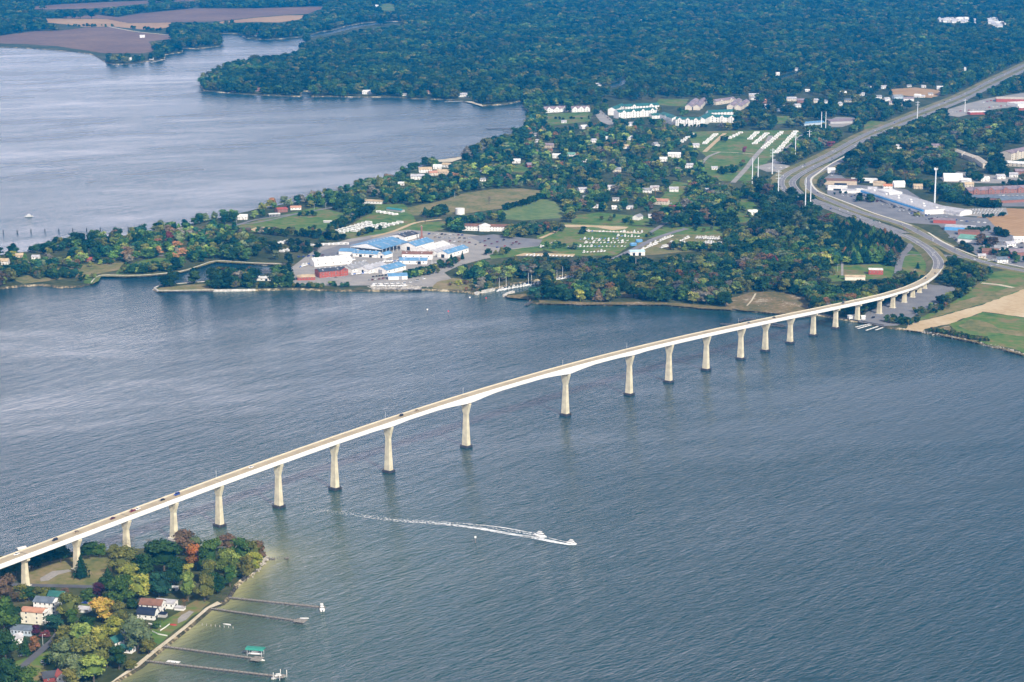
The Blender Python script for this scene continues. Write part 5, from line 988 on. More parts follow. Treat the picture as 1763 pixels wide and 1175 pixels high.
for x_, yb, yt, a_, lb in ((1295,317,270,0,'left of the paired poles beside the gravel road'),(1304.7,317,269,0,'right of the paired poles beside the gravel road'),(1329.5,300,254,3,'pole with crossarms right of the paired poles'),(1339.5,345,291,3,'pole at the outer edge of the highway curve'),(1369,274,222,3,'pole above the highway curve'),(1386,370,303,0,'left of two poles below the highway curve'),(1395,360,310,0,'right of two poles below the highway curve'),
 (1413.5,234,191,0,'left of the paired poles on the dark wooded hill'),(1421,233,191,0,'right of the paired poles on the dark wooded hill'),(1393,252,223,2,'pole left of the dark wooded hill'),(1579,209,173,2,'pole beside the upper highway'),(1661,193,170,1,'pole beside the upper car lot')): mono(x_, yb, yt, 'pale steel '+lb, a_, .9)
def lamp(x_, yb, h, label, grp='street lamps'):
    t = empty('street_lamp', P(x_, yb, 2)); tag(t, label, 'street lamp', grp); MB().rod((0, 0, 0), (0, 0, h), .14, 6).build('pole', STEEL, t); MB().rod((0, 0, h-.1), (1.6, 0, h+.1), .07, 5).build('arm', STEEL, t); MB().box((1.7, 0, h+.1), (.9, .4, .18)).build('lamp_head', WHITE, t)
for x_, y_, w_ in ((407,386,'on the coast road left of the ballfield'),(208,443,'halfway along the spit road'),(561,360,'on the coast road above the ballfield'),(541,361,'left on the coast road above the ballfield'),(606,432,'beside the yard car park'),(749,337,'behind the dark wood'),(783,341,'at the edge of the open field'),(628,353,'left of the tan-roofed house'),(1442,468,'in the compound behind the landing'),(1574,476,'inside the ramp loop'),(130,993,'at the clearing on the near point'),(74,1112,'at the street corner of the near point'),(79,1083,'beside the cream house')): lamp(x_, y_, 9 if y_ < 900 else 8, 'grey street lamp '+w_)
# ------------------------------------------------------------------ jetties, piles, marks, moving boats
PILE = mat('pile_timber', (.14, .125, .11), .9, .2, .5)
def jetty(name, label, a, b_, w=1.8, z=1.5, npile=22, m=None, zb=1.0, ends=True, cat='jetty'):
    A, B_ = P(a[0], a[1], 1.0), P(b_[0], b_[1], 1.0); A.z = B_.z = z; d = (B_-A); Lg = d.length; rz = math.atan2(d.y, d.x)
    t = empty(name, (A.x, A.y, 0), rz); tag(t, label, cat); MB().box((Lg/2, 0, z), (Lg, w, .22)).build('walkway', m or WOOD, t)
    pm = cached(('pile', z), lambda: MB().cyl((0, 0, -3), .17, z+3.9, 6).mesh('pile', PILE))
    for i in range(npile):
        for s_ in (-1, 1): ob('pile', pm, t, (Lg*(i+.7)/npile, s_*(w/2+.1), 0))
    MB().box((Lg/2, w/2-.08, z-.3), (Lg, .15, .3)).box((Lg/2, -w/2+.08, z-.3), (Lg, .15, .3)).build('beam', PILE, t); return t, Lg
t, Lg = jetty('jetty', 'uppermost long jetty starting at the dark rocks', (368,1027), (560,1047), npile=26); t2, L2 = jetty('jetty', 'second long jetty with a square platform at its end', (346,1046), (522,1071), npile=26)
MB().box((L2-2, 0, 1.65), (8, 7, .2)).build('platform', WOOD, t2)
t3, L3 = jetty('jetty', 'third long jetty leading to the green-canopied boat lift', (262,1111), (446,1135.5), npile=26); MB().box((L3-1, -1, 1.65), (7, 8, .2)).build('platform', WOOD, t3)
t4, L4 = jetty('jetty', 'lowest long jetty with posts around its end', (228,1136), (484,1166), npile=30); MB().box((L4-1, 0, 1.65), (7, 6, .2)).build('platform', WOOD, t4); MB().box((28*2.6/2.6, 3.6, 1.4), (9, 3, .2)).build('side_platform', WHITE, t4)
for k in range(4): MB().cyl((L4-4+k*2.2, 3.2 if k % 2 else -3.4, -1), .2, 6, 6).build('mooring_post', WHITE, t4)
t5, L5 = jetty('jetty', 'short ruined jetty off the tip of the point', (457,962.5), (474,963), npile=4, w=1.2); 
for i, x_ in enumerate((478,482,486,490)): tag(MB().cyl((0, 0, -2), .22, 3.6, 6).build('pile', PILE, None, P(x_, 962.5, 0)), f'single dark pile, {ORD[i]} between the ruined jetty and its stranded end', 'pile', 'piles of the ruined jetty')
tt, _ = jetty('platform', 'stranded end platform of the ruined jetty', (492,961.8), (497,962), npile=2, w=2.5, cat='platform')
for i in range(8): tag(MB().cyl((0, 0, -2), .25, 3.4, 6).build('pile', mat('pale_pile', (.45, .43, .4), .9), None, P(348+i*7.6, 1077+i*.75, 0)), f'short mooring pile, {ORD[i]} from the beach in the row below the second jetty', 'pile', 'row of mooring piles')
for i in range(11): tag(MB().cyl((0, 0, -2), .8, 6.2, 8).build('dolphin_pile', mat('black_pile', (.05, .05, .055), .9), None, P(5.7+i*23.9, 401.5-i*.65, 0)), f'dark pile, {ORD[i]} from the left in the line beyond the spit', 'pile', 'line of piles beyond the spit')
jetty('jetty', 'wrecked dark jetty on the far shore of the spit', (257,394.5), (278,391), npile=6, w=2, m=PILE)
# canopy boat lift
p = P(440,1128,0); t = empty('boat_lift', p, R(-12)); tag(t, 'green-canopied boat lift with a boat under it', 'boat lift')
for x in (-5, 5):
    for y in (-2.4, 2.4): MB().cyl((x, y, -2), .16, 6.6, 6).build('post', STEEL, t)
b = MB(); b.loft([[(-6.2, -3.2, 4.3), (-6.2, 3.2, 4.3), (-6.2, 1.8, 5.4), (-6.2, -1.8, 5.4)], [(6.2, -3.2, 4.3), (6.2, 3.2, 4.3), (6.2, 1.8, 5.4), (6.2, -1.8, 5.4)]]); b.build('canopy', mat('green_canopy', (.03, .24, .18), .7), t)
boat('cruiser', Vector((p.x, p.y-1, .6)), R(-12), 'white cabin boat hanging in the green-canopied lift'); boat('cover', P(440,1135,0)+Vector((3, -3, -.2)), R(-14), 'covered white boat tied below the green-canopied lift')
boat('big', P(554,1048.5,0)+Vector((0, 0, -.5)), R(100), 'white boat with posts at the end of the uppermost jetty'); boat('open', P(518,1068,0)+Vector((2, 3, -.3)), R(0), 'small white boat at the platform of the second jetty')
boat('cruiser', P(479,1168,0)+Vector((0, 0, -.3)), R(20), 'white boat at the end of the lowest jetty'); boat('open', P(391,1076,0)+Vector((0, 0, -.3)), R(160), 'small open white boat moored alone beside the row of short piles')
boat('big', P(50,373.5,0)+Vector((0, 0, -.3)), R(5), 'lone white motor boat on the open water at the far left')
FOAM = bpy.data.materials.new('foam'); FOAM.use_nodes = True; nt = FOAM.node_tree; bs = nt.nodes['Principled BSDF']; bs.inputs['Base Color'].default_value = (.85, .87, .88, 1); bs.inputs['Roughness'].default_value = .8
ge = nt.nodes.new('ShaderNodeNewGeometry'); n_ = nt.nodes.new('ShaderNodeTexNoise'); n_.inputs['Scale'].default_value = .45; n_.inputs['Detail'].default_value = 5; fa_ = nt.nodes.new('ShaderNodeAttribute'); fa_.attribute_name = 'foam'
ad = nt.nodes.new('ShaderNodeMath'); ad.operation = 'ADD'; nt.links.new(ge.outputs['Position'], n_.inputs['Vector']); nt.links.new(n_.outputs[0], ad.inputs[0]); nt.links.new(fa_.outputs['Fac'], ad.inputs[1])
mr_ = nt.nodes.new('ShaderNodeMapRange'); mr_.inputs['From Min'].default_value = .78; mr_.inputs['From Max'].default_value = 1.1; nt.links.new(ad.outputs[0], mr_.inputs[0]); nt.links.new(mr_.outputs[0], bs.inputs['Alpha'])
def wake(name, pts, foam):                 # pts: px, py, width m ; foam strength along
    p = subdiv_path([P(a, b_, 0) for a, b_, w in pts], 6); n = len(p); ws = np.interp(np.linspace(0, 1, n), np.linspace(0, 1, len(pts)), [w for _, _, w in pts]); fs_ = np.interp(np.linspace(0, 1, n), np.linspace(0, 1, len(foam)), foam)
    L1, VV, FF, FO = 5, [], [], []
    for i, v in enumerate(p):
        d = p[min(i+1, n-1)]-p[max(0, i-1)]; nn = Vector((-d.y, d.x, 0)).normalized()
        for k in range(L1):
            u = k/(L1-1)*2-1; VV.append(tuple(v+nn*u*ws[i]/2+Vector((0, 0, .10)))); FO.append(fs_[i]*(1-abs(u)**3) if abs(u) < 1 else 0)
    for i in range(n-1):
        for k in range(L1-1): FF.append((i*L1+k, (i+1)*L1+k, (i+1)*L1+k+1, i*L1+k+1))
    me = bpy.data.meshes.new(name); me.from_pydata(VV, [], FF); a = me.attributes.new('foam', 'FLOAT', 'POINT'); a.data.foreach_set('value', np.array(FO, np.float32)); me.materials.append(FOAM); tag(ob(name, me), kind='stuff')
wake('wake', [(992,938,3),(980,938,7),(950,932.5,8),(900,923,9),(840,912,9)], [.75,.68,.45,.32,.15]); wake('wake', [(978,934,2),(950,928,4),(900,918,6),(830,907,8),(770,899,9)], [.5,.45,.35,.28,.15])
wake('wake', [(938,927,5),(915,924.5,8),(880,920,9),(820,909.5,11),(760,902,13),(680,896,15),(600,885,17),(520,876,18)], [.75,.66,.5,.42,.37,.32,.28,.2]); wake('wake', [(928,920,2),(900,915,3),(860,908,3),(800,902,3),(700,894,4),(590,880,5)], [.6,.55,.45,.35,.22,.1])
wake('wake', [(862,765,2),(864,800,2),(860,830,2),(850,868,2)], [.12,.25,.25,.1])
v = P(928,924,0)-P(940,926.5,0); hd = math.atan2(-v.y, -v.x)
boat('big', P(930,924,0)+Vector((0, 0, -.2)), hd, 'white sport-fishing boat with upper deck running second in the foaming wake'); boat('cruiser', P(984,936.5,0)+Vector((0, 0, -.1)), hd, 'white speedboat leading at the head of the foaming wake')
def mark(x_, y_, label, colr, h=5):
    t = empty('channel_marker', P(x_, y_, 0)); tag(t, label, 'channel marker', 'channel markers'); MB().cyl((0, 0, -3), .35, h+3, 8).build('pile', PILE, t); MB().box((0, -.45, h-.2), (1.5, .12, 1.5)).build('board', rgbmat('mark_'+colr, {'white': (.8, .8, .78), 'red': (.55, .03, .03), 'green': (.03, .3, .12)}[colr]), t)
mark(818.5,935,'pile with white top left of the foaming wake','white',5); mark(736,540,'pale channel marker off the boatyard','white'); mark(772,543,'red channel marker off the boatyard','red'); mark(809,519,'pale channel marker nearest the creek mouth','white'); mark(837,520,'red channel marker nearest the creek mouth','red')
# floating docks and jetties of the far shore
DK = mat('dark_dock', (.07, .07, .075), .9)
for a, b_, lb, w, m_ in [((1240,558),(1264,558.5),'dark floating dock left of the far bridge piers',4,DK),((1272,554),(1286,549),'left arm of the angled dark dock behind the bridge',4,DK),((1286,549),(1306,551),'right arm of the angled dark dock behind the bridge',4,DK),((1318,553),(1352,562),'dark dock crossing below the bridge deck',4,DK),((1338,552),(1404,543),'long dark dock reaching from the bulkhead behind the piers',4,DK),((1325,560),(1348,563),'short dark dock between two far piers',3,DK),
 ((1473,564),(1499,558),'left pale boat ramp pier at the landing',2,WHITE),((1477,566.5),(1500,560),'second pale boat ramp pier at the landing',2,WHITE),((1491,569.5),(1512,562.5),'third pale boat ramp pier at the landing',2,WHITE),((1508,569),(1520,564.5),'fourth and shortest pale boat ramp pier at the landing',2,WHITE),
 ((837,222),(905,221.5),'longest timber pier on the far coast',6,DK),((866,226.5),(903,226),'second timber pier below the longest one',4,DK),((862,235),(890,237.5),'third timber pier on the far coast',3,DK),((868,188),(905,188),'thin timber pier above the longest one',3,DK),((712,285.5),(742,281),'dark groyne left of the coastal beach',3,PILE),((771,272),(808,269),'dark groyne on the coastal beach',3,PILE),
 ((481,172),(498,169),'small jetty left of the little inlet',2,DK),((514,175),(540,168.5),'small jetty right of the little inlet',2,DK),((329,148),(347,148),'upper jetty at the tip of the middle point',2.5,DK),((336,159.5),(356,157),'lower jetty at the tip of the middle point',2.5,DK),((260,108),(284,103),'jetty of the left point',2.5,WHITE),((765,176),(797,174.5),'jetty below the big white shore house',2.5,WHITE),((905,526),(914,520),'dark wooden wreck at the right of the creek mouth',4,DK),
 ((448,466),(467,465),'upper dark dock in the harbour basin',3,DK),((440,470),(462,469),'middle dark dock in the harbour basin',3,DK),((423,475),(444,474),'lower dark dock in the harbour basin',3,DK),((470,461),(492,457),'dark dock at the inner end of the harbour basin',3,DK)]:
    jetty('dock' if 'dock' in lb else 'jetty', lb, a, b_, w, 1.3, 4, m_, cat='dock' if 'dock' in lb else 'jetty')
# rocks of the shore at the point
def rockline(name, pts, n, w, s0, s1, m_, label):
    p = pxpath(pts, 0.0, 3); b = MB()
    for i in range(n):
        v = random.choice(p); s_ = random.uniform(s0, s1); x, y, z = v.x+random.gauss(0, w), v.y+random.gauss(0, w), random.uniform(.2, 1.9)
        k = [(x+s_*random.uniform(.6, 1)*math.cos(a)*math.cos(e), y+s_*random.uniform(.6, 1)*math.sin(a)*math.cos(e), z+s_*.7*math.sin(e)) for e in (-.6, .5) for a in (0, 1.25, 2.5, 3.75, 5.0)]
        b.loft([k[:5], k[5:]])
    tag(b.build(name, m_), label, None, None, 'stuff')
ROCK = mat('pale_rock', (.48, .44, .38), .9, .25, .5); DROCK = mat('dark_rock', (.05, .045, .045), .9, .3, .5)
rockline('riprap', [(457,963),(446,976),(432,989),(418,999)], 220, 1.6, .5, 1.3, ROCK, 'pale riprap along the tip of the point'); rockline('riprap', [(402,1014),(395,1026),(385,1036),(380,1041)], 120, 1.4, .5, 1.2, DROCK, 'dark rocks at the foot of the upper jetty')
rockline('riprap', [(345,1046),(330,1060),(312,1078),(300,1088),(290,1096)], 130, 1.2, .3, .8, ROCK, 'scattered stones between beach and gardens'); rockline('riprap', [(640,498),(690,495),(727,498)], 420, 5, .8, 1.8, ROCK, 'pale riprap slope below the boatyard'); rockline('riprap', [(1564,570),(1588,573),(1643,583),(1695,594),(1763,612)], 500, 1.6, .7, 1.6, ROCK, 'stone edging below the farm fields')
rockline('riprap', [(1290,528),(1340,522),(1385,530)], 160, 7, .5, 1.3, ROCK, 'pale debris in the marsh beside the bridge')
# ------------------------------------------------------------------ trees
def leafy_mat(name, source):
    m = bpy.data.materials.new(name); m.use_nodes = True; nt = m.node_tree; b = nt.nodes['Principled BSDF']; N = nt.nodes.new; L = nt.links.new
    b.inputs['Roughness'].default_value = .85; b.inputs['Specular IOR Level'].default_value = .12
    if source == 'object': a = N('ShaderNodeObjectInfo'); colr = a.outputs['Color']
    else:
        a = N('ShaderNodeAttribute'); a.attribute_type = 'INSTANCER'; a.attribute_name = 'tint'; colr = a.outputs['Color']
    lf = N('ShaderNodeAttribute'); lf.attribute_name = 'leaf'        # per leaf clump variation stored on the crown
    hs = N('ShaderNodeHueSaturation'); L(colr, hs.inputs['Color'])
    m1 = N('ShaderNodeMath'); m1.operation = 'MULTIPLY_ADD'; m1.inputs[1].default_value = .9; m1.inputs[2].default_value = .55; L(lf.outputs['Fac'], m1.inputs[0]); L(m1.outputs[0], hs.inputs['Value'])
    m2 = N('ShaderNodeMath'); m2.operation = 'MULTIPLY_ADD'; m2.inputs[1].default_value = -.05; m2.inputs[2].default_value = .522; L(lf.outputs['Fac'], m2.inputs[0]); L(m2.outputs[0], hs.inputs['Hue'])
    L(hs.outputs[0], b.inputs['Base Color']); return m
M_LEAF = leafy_mat('foliage', 'object'); M_LEAFI = leafy_mat('forest_foliage', 'inst')
def crown(kind, seed, ncards, card):
    """unit crown: radius .5, height 1, sitting from z=0 to 1 ; returns verts, faces, leafvalue per face"""
    r = np.random.default_rng(seed); V = []; F = []; T = []
    def cardat(c, nrm, s, tv):
        nrm = nrm/np.linalg.norm(nrm); u = np.cross(nrm, r.normal(size=3)); u /= np.linalg.norm(u); w = np.cross(nrm, u); o = len(V)
        a = s*r.uniform(.7, 1.3); b_ = s*r.uniform(.5, 1.0); k = r.integers(0, 2)
        pts = [(-a, -b_*.5), (a*.2, -b_), (a, b_*.3), (-a*.2, b_)] if k else [(-a, b_*.2), (-a*.1, -b_), (a, -b_*.4), (a*.3, b_*.9)]
        for p_, q in pts: V.append(c+u*p_+w*q+nrm*r.uniform(-.2, .2)*s)
        F.append((o, o+1, o+2, o+3)); T.append(tv)
    def ico(c, rad, sq, tv):
        bm = bmesh.new(); bmesh.ops.create_icosphere(bm, subdivisions=1, radius=1.0); o = len(V)
        for v in bm.verts:
            q = np.array(v.co)*rad*r.uniform(.75, 1.12); q[2] *= sq; V.append(c+q)
        for f in bm.faces: F.append(tuple(o+v.index for v in f.verts)); T.append(tv)
        bm.free()
    if kind in ('broad', 'tall', 'willow', 'bare'):
        nb = {'broad': 15, 'tall': 14, 'willow': 18, 'bare': 12}[kind]; blobs = []
        for i in range(nb):
            ph = r.uniform(0, 2*math.pi)+i*2.4; h_ = r.uniform(.15, .85) if i > 2 else r.uniform(.6, .8); rr = (.32 if kind != 'tall' else .26)*math.sin(math.pi*min(.97, max(.12, h_*.9+.08)))**.7*r.uniform(.5, 1.15)
            if i == 0: rr = 0; h_ = .78
            blobs.append((np.array([math.cos(ph)*rr, math.sin(ph)*rr, h_]), r.uniform(.14, .21)*(1 if h_ > .35 else 1.1)))
        for c, q in blobs:
            tv = r.uniform(.15, .95)
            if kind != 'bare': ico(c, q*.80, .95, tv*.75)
            n_ = ncards//nb
            for _ in range(n_):
                d = r.normal(size=3); d[2] = abs(d[2])*.9-.25*(r.random() < .35); d /= np.linalg.norm(d)
                rad = q*r.uniform(.75, 1.22); pos = c+d*rad*np.array([1, 1, .92])
                if kind == 'willow': pos[2] -= r.uniform(0, .12)
                cardat(pos, d+r.normal(size=3)*.45, card*(1 if kind != 'bare' else .55), min(1, max(0, tv+r.normal()*.16)))
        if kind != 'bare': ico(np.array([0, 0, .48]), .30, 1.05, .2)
    elif kind == 'conifer':
        for i in range(ncards):
            z = r.random()**.8; rad = .5*(1-z)**.85*(.72+.28*math.sin(z*38)+.12*r.normal()); ph = r.uniform(0, 2*math.pi)
            pos = np.array([math.cos(ph)*rad, math.sin(ph)*rad, .02+z*.98]); d = np.array([math.cos(ph), math.sin(ph), .7])
            cardat(pos, d+r.normal(size=3)*.35, card*(1.1-.5*z), min(1, max(0, .5+.25*math.sin(ph*3+z*9)+r.normal()*.15)))
        o = len(V); n = 9
        for i in range(n): V.append(np.array([.36*math.cos(2*math.pi*i/n), .36*math.sin(2*math.pi*i/n), .03]))
        V.append(np.array([0, 0, .93]))
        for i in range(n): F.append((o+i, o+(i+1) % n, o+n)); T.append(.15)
    return V, F, T
def crown_mesh(name, kind, seed, ncards, card, mat_):
    V, F, T = crown(kind, seed, ncards, card); me = bpy.data.meshes.new(name); me.from_pydata([tuple(v) for v in V], [], F)
    a = me.attributes.new('leaf', 'FLOAT', 'FACE'); a.data.foreach_set('value', np.array(T, np.float32)); me.materials.append(mat_); return me
def trunk_mesh(name, kind, seed):
    r = random.Random(seed); b = MB()
    b.rod((0, 0, -.03), (0, 0, .42), .034, 6, r2=.02); b.rod((0, 0, .42), (r.uniform(-.02, .02), r.uniform(-.02, .02), .78), .02, 5, r2=.006)
    nl = 7 if kind != 'bare' else 26
    for i in range(nl):
        ph = i*2.4+r.random(); z = .26+.5*i/nl; l = r.uniform(.2, .34)
        b.rod((0, 0, z), (math.cos(ph)*l, math.sin(ph)*l, z+r.uniform(.12, .26)), .011, 4, r2=.003)
    return b.mesh(name, BARK)
CROWNS = {'broad': [crown_mesh('crown', 'broad', 11+i, 1150, .042, M_LEAF) for i in range(5)], 'tall': [crown_mesh('crown', 'tall', 31+i, 1000, .042, M_LEAF) for i in range(3)],
 'willow': [crown_mesh('crown', 'willow', 51, 1300, .036, M_LEAF)], 'bare': [crown_mesh('crown', 'bare', 61+i, 420, .030, M_LEAF) for i in range(2)], 'conifer': [crown_mesh('crown', 'conifer', 71+i, 900, .055, M_LEAF) for i in range(2)]}
TRUNKS = {k: [trunk_mesh('trunk', k, i) for i in range(2)] for k in ('broad', 'bare')}
TINT = {'darkgreen': (.020, .056, .016), 'green': (.048, .100, .020), 'lightgreen': (.15, .21, .05), 'yellowgreen': (.23, .25, .045), 'yellow': (.30, .245, .05), 'olive': (.115, .125, .03), 'brown': (.12, .085, .045),
 'rust': (.19, .105, .04), 'orange': (.30, .13, .03), 'purple': (.055, .014, .03), 'red': (.16, .045, .04), 'pine': (.007, .034, .017), 'bluegreen': (.020, .062, .036), 'grey': (.13, .12, .09), 'greygreen': (.10, .13, .06)}
WORD = {'darkgreen': 'dark green', 'green': 'mid green', 'lightgreen': 'light green', 'yellowgreen': 'yellow-green', 'yellow': 'golden yellow', 'olive': 'olive green', 'brown': 'brown', 'rust': 'rust brown', 'orange': 'bright orange', 'purple': 'deep purple', 'red': 'dark red', 'pine': 'dark green', 'bluegreen': 'bluish green', 'grey': 'grey-brown', 'greygreen': 'pale grey-green'}
NTREE = [0]
def tree(x, y, h, w, col, kind='broad', label=None, group=None, z=2.0):
    r = RNG; NTREE[0] += 1
    root = empty({'conifer': 'conifer_tree'}.get(kind, 'broadleaf_tree'), (x, y, z), r.uniform(0, 6.28)); tag(root, label, 'tree', group)
    cs = CROWNS[kind]; c = ob('crown', cs[int(r.integers(len(cs)))], root); t = TRUNKS['bare' if kind == 'bare' else 'broad']
    tk = ob('trunk', t[int(r.integers(2))], root); z0 = .10 if kind != 'conifer' else .04
    c.location = (0, 0, h*z0); c.scale = (w, w, h*(1-z0)); tk.scale = (w*.9, w*.9, h*.95)
    k = np.array(TINT[col])*r.uniform(.88, 1.14)*np.array([r.uniform(.92, 1.08), 1, r.uniform(.9, 1.1)]); c.color = (*k, 1); return root
# trees of the near point, read off the photograph one by one: centre x, crown top y, foot y, width, colour, kind, label
T1 = [(221,922,952,34,'brown','bare','thin brown half-bare tree against the water left of the big dark oak'),(257,924,948,18,'grey','bare','small bare tree between the half-bare brown tree and the big dark oak'),
(283,928,990,58,'darkgreen','broad','biggest dark green tree of the wooded point, left of the orange one'),(317,912,958,42,'brown','broad','grey-brown tree below the third pier from the left, on the far shore'),(338,925,962,24,'greygreen','broad','greyish tree behind the orange tree'),
(338,937,982,30,'orange','broad','bright orange autumn tree in the middle of the wooded point'),(363,926,988,34,'green','broad','tall green tree just right of the orange one'),(388,941,990,34,'lightgreen','tall','pale green tree in the middle of the right half of the point'),
(394,921,952,32,'brown','broad','brownish tree on the far shore between green crowns'),(414,925,975,36,'green','broad','green tree on the far shore near the tip of the point'),(434,928,975,34,'olive','broad','olive tree at the tip of the point'),(447,930,970,22,'brown','broad','brownish tree at the very tip of the point'),
(396,972,1012,28,'green','tall','green tree above the riprap at the waterside'),(424,956,1000,30,'olive','broad','olive tree leaning over the riprap near the tip'),(410,950,994,28,'lightgreen','tall','slender light green tree behind the riprap'),(436,950,985,26,'yellowgreen','broad','yellow-green tree beside the riprap at the tip'),
(358,960,1008,28,'olive','tall','slim olive tree right below the orange tree'),(324,983,1036,30,'lightgreen','tall','tall light green tree left of its olive twin above the upper jetty'),(353,990,1038,30,'olive','broad','round olive tree beside the root of the upper jetty'),(374,985,1022,30,'darkgreen','broad','dark tree directly behind the small brown beach slope'),
(274,982,1030,38,'bluegreen','broad','bluish dark tree above the white shed roof'),(240,988,1034,40,'yellowgreen','broad','large yellow-green tree behind the brown-roofed house'),(208,988,1042,42,'green','broad','deep green tree left of the large yellow-green one'),(222,970,1004,34,'yellowgreen','broad','yellow-green tree at the edge of the clearing'),
(214,943,990,46,'olive','broad','olive tree at the right edge of the clearing'),(246,952,1000,36,'darkgreen','broad','dark green tree between the clearing and the biggest oak'),(300,962,1012,36,'darkgreen','broad','dark green tree left below the orange tree'),(322,970,1000,22,'yellowgreen','broad','small yellow-green tree below the orange tree'),
(186,976,1004,22,'darkgreen','conifer','small dark conifer at the right end of the clearing'),(183,992,1018,30,'darkgreen','broad','dark bushy tree at the road end of the clearing'),(140,954,996,24,'pine','conifer','dark pointed conifer standing alone in the clearing'),
(85,940,972,34,'darkgreen','broad','dark tree under the bridge left of the second pier'),(105,938,970,34,'darkgreen','broad','dark tree under the bridge, nearest the second pier'),(68,948,974,30,'green','broad','green tree under the bridge beside the white roof'),(155,932,964,26,'darkgreen','broad','dark shore tree just right of the second pier'),
(172,936,962,24,'green','broad','low shore tree between the second and third piers'),(195,938,962,22,'olive','broad','low olive shore tree below the half-bare one'),(55,950,982,32,'darkgreen','broad','dark tree right behind the first pier'),(28,958,992,34,'green','broad','green tree left of the first pier'),(6,968,1000,36,'darkgreen','broad','dark tree under the bridge at the left edge'),
(169,1002,1032,20,'purple','broad','deep purple small tree on the road verge'),(177,1030,1074,42,'yellow','broad','golden yellow round tree in the middle of the houses'),(208,1036,1078,26,'olive','broad','olive tree close to the right of the golden one'),(120,1018,1070,34,'olive','broad','olive tree right of the grey-roofed tall house'),(124,1048,1080,22,'green','tall','narrow green tree below the olive one'),
(152,1014,1036,24,'green','broad','green tree behind the parked cars'),(112,1012,1026,14,'brown','broad','small brown tree on the roadside'),(8,990,1045,44,'brown','broad','dark brown tree at the left edge by the road'),(32,1006,1038,34,'olive','broad','olive tree left of the row behind the cream house'),(50,1010,1036,30,'darkgreen','broad','dark tree behind the cream house'),(72,1010,1034,30,'olive','broad','olive tree beside the green-roofed house'),(88,1012,1030,20,'darkgreen','broad','small dark tree left of the green roof'),
(8,1024,1092,48,'green','broad','big green tree left of the cream house'),(24,1042,1082,24,'darkgreen','broad','dark tree hard against the cream house'),(10,1084,1140,44,'darkgreen','broad','big dark tree at the left edge below the pale blue house'),(12,1132,1192,44,'darkgreen','broad','dark tree in the bottom left corner'),(46,1150,1198,44,'green','broad','green tree in the bottom left beside the street'),
(95,1058,1092,34,'bluegreen','broad','bluish tree in front of the white balcony house'),(62,1076,1096,14,'purple','broad','small purple tree beside the pale blue house'),(44,1094,1128,20,'darkgreen','conifer','pointed dark conifer in front of the pale blue house'),(61,1096,1124,24,'rust','broad','rust-tinged tree beside the street'),(78,1086,1100,18,'red','broad','small dark red tree beside the street'),
(111,1078,1120,40,'olive','broad','olive tree at the upper left of the big tree clump'),(141,1074,1120,38,'lightgreen','broad','light green tree at the top of the big clump'),(171,1076,1124,32,'yellowgreen','broad','yellow-green tree at the upper right of the big clump'),(111,1100,1162,42,'greygreen','broad','grey-green tree at the left of the big clump'),(152,1094,1160,58,'olive','broad','widest olive tree in the centre of the big clump'),
(185,1100,1150,30,'olive','broad','olive tree at the right of the big clump'),(162,1126,1178,44,'lightgreen','broad','light green tree at the lower front of the big clump'),(133,1128,1178,36,'greygreen','broad','grey-green tree at the lower left of the big clump'),(199,1062,1108,36,'yellowgreen','broad','yellow-green tree above the green-roofed cottage'),(238,1056,1124,44,'greygreen','willow','tall grey-green willow-like tree near the beach'),
(205,1112,1154,28,'darkgreen','broad','dark green tree beside the green-roofed cottage'),(256,1096,1128,24,'olive','broad','olive shrub tree beside the beach fence'),(122,1150,1186,30,'olive','broad','olive tree at the bottom edge'),(226,1030,1050,18,'darkgreen','broad','dark shrub left of the navy gambrel roof'),(318,1030,1050,16,'orange','bare','small orange-brown tree beside the grey-roofed wing'),
(272,1068,1084,16,'green','broad','round green shrub in the garden of the navy-roofed house'),(226,1136,1156,18,'olive','broad','low olive shrub on the bank above the lowest jetty'),(84,1128,1146,18,'green','broad','green shrub beside the parked white car'),(150,1060,1084,26,'darkgreen','broad','dark tree left below the golden one'),(212,1070,1090,20,'green','broad','green shrub between the golden tree and the brown-roofed house')]
for cx, ty, by, wpx, col, kind, lab in T1:
    p = P(cx, by-1, 2.0); sc = (by+248)/HC; h = (by-1-ty)/(sc*.97)*1.0; h = max(3, h); w = wpx/sc*1.32
    tree(p.x, p.y, h, w, col, kind, lab, 'trees of the near wooded point')
# single trees of the middle distance with a place of their own: x, crown top y, foot y, width
T2 = [(1580+0,451,463,9,'pine','conifer','dark egg-shaped evergreen on the lawn inside the ramp loop'),(1537,480,497,20,'yellow','broad','golden yellow tree behind the bridge bend'),(378,470,497,24,'bluegreen','broad','tall dark tree near the root of the grassy spit'),
 (302,380,398,9,'pine','conifer','left of two dark pointed trees standing on the far shore of the spit'),(318,377,399,15,'pine','broad','right and wider of two dark trees standing on the far shore of the spit'),(265,427,444,22,'pine','broad','dark rounded tree right beside the spit road'),(291,398,420,18,'red','broad','dark red tree on the spit behind the harbour'),
 (270,410,427,18,'rust','broad','rust brown tree on the lawn of the spit'),(1384,381,393,14,'yellow','broad','yellow tree on the hill above the pine wood'),(1371,381,393,18,'purple','broad','dark purple tree on the hill beside the yellow one'),(777,437,452,12,'pine','conifer','pointed evergreen at the right end of the boatyard'),(796,433,447,9,'pine','conifer','small evergreen above the pointed one by the boatyard'),
 (842,335,352,16,'grey','bare','bare grey tree alone on the open field'),(732,370,386,12,'grey','bare','bare tree beside the sandy track above the boatyard'),(546,432,450,14,'darkgreen','broad','dark tree beside the big white boatyard shed'),(1282,252,266,9,'red','broad','dark red tree in the trailer park'),(1430,243,256,18,'red','broad','dark red tree beside the highway median end'),
 (1019,480,500,12,'brown','tall','left of two upright brown poplars behind the shore'),(1050,478,500,13,'brown','tall','right of two upright brown poplars behind the shore')]
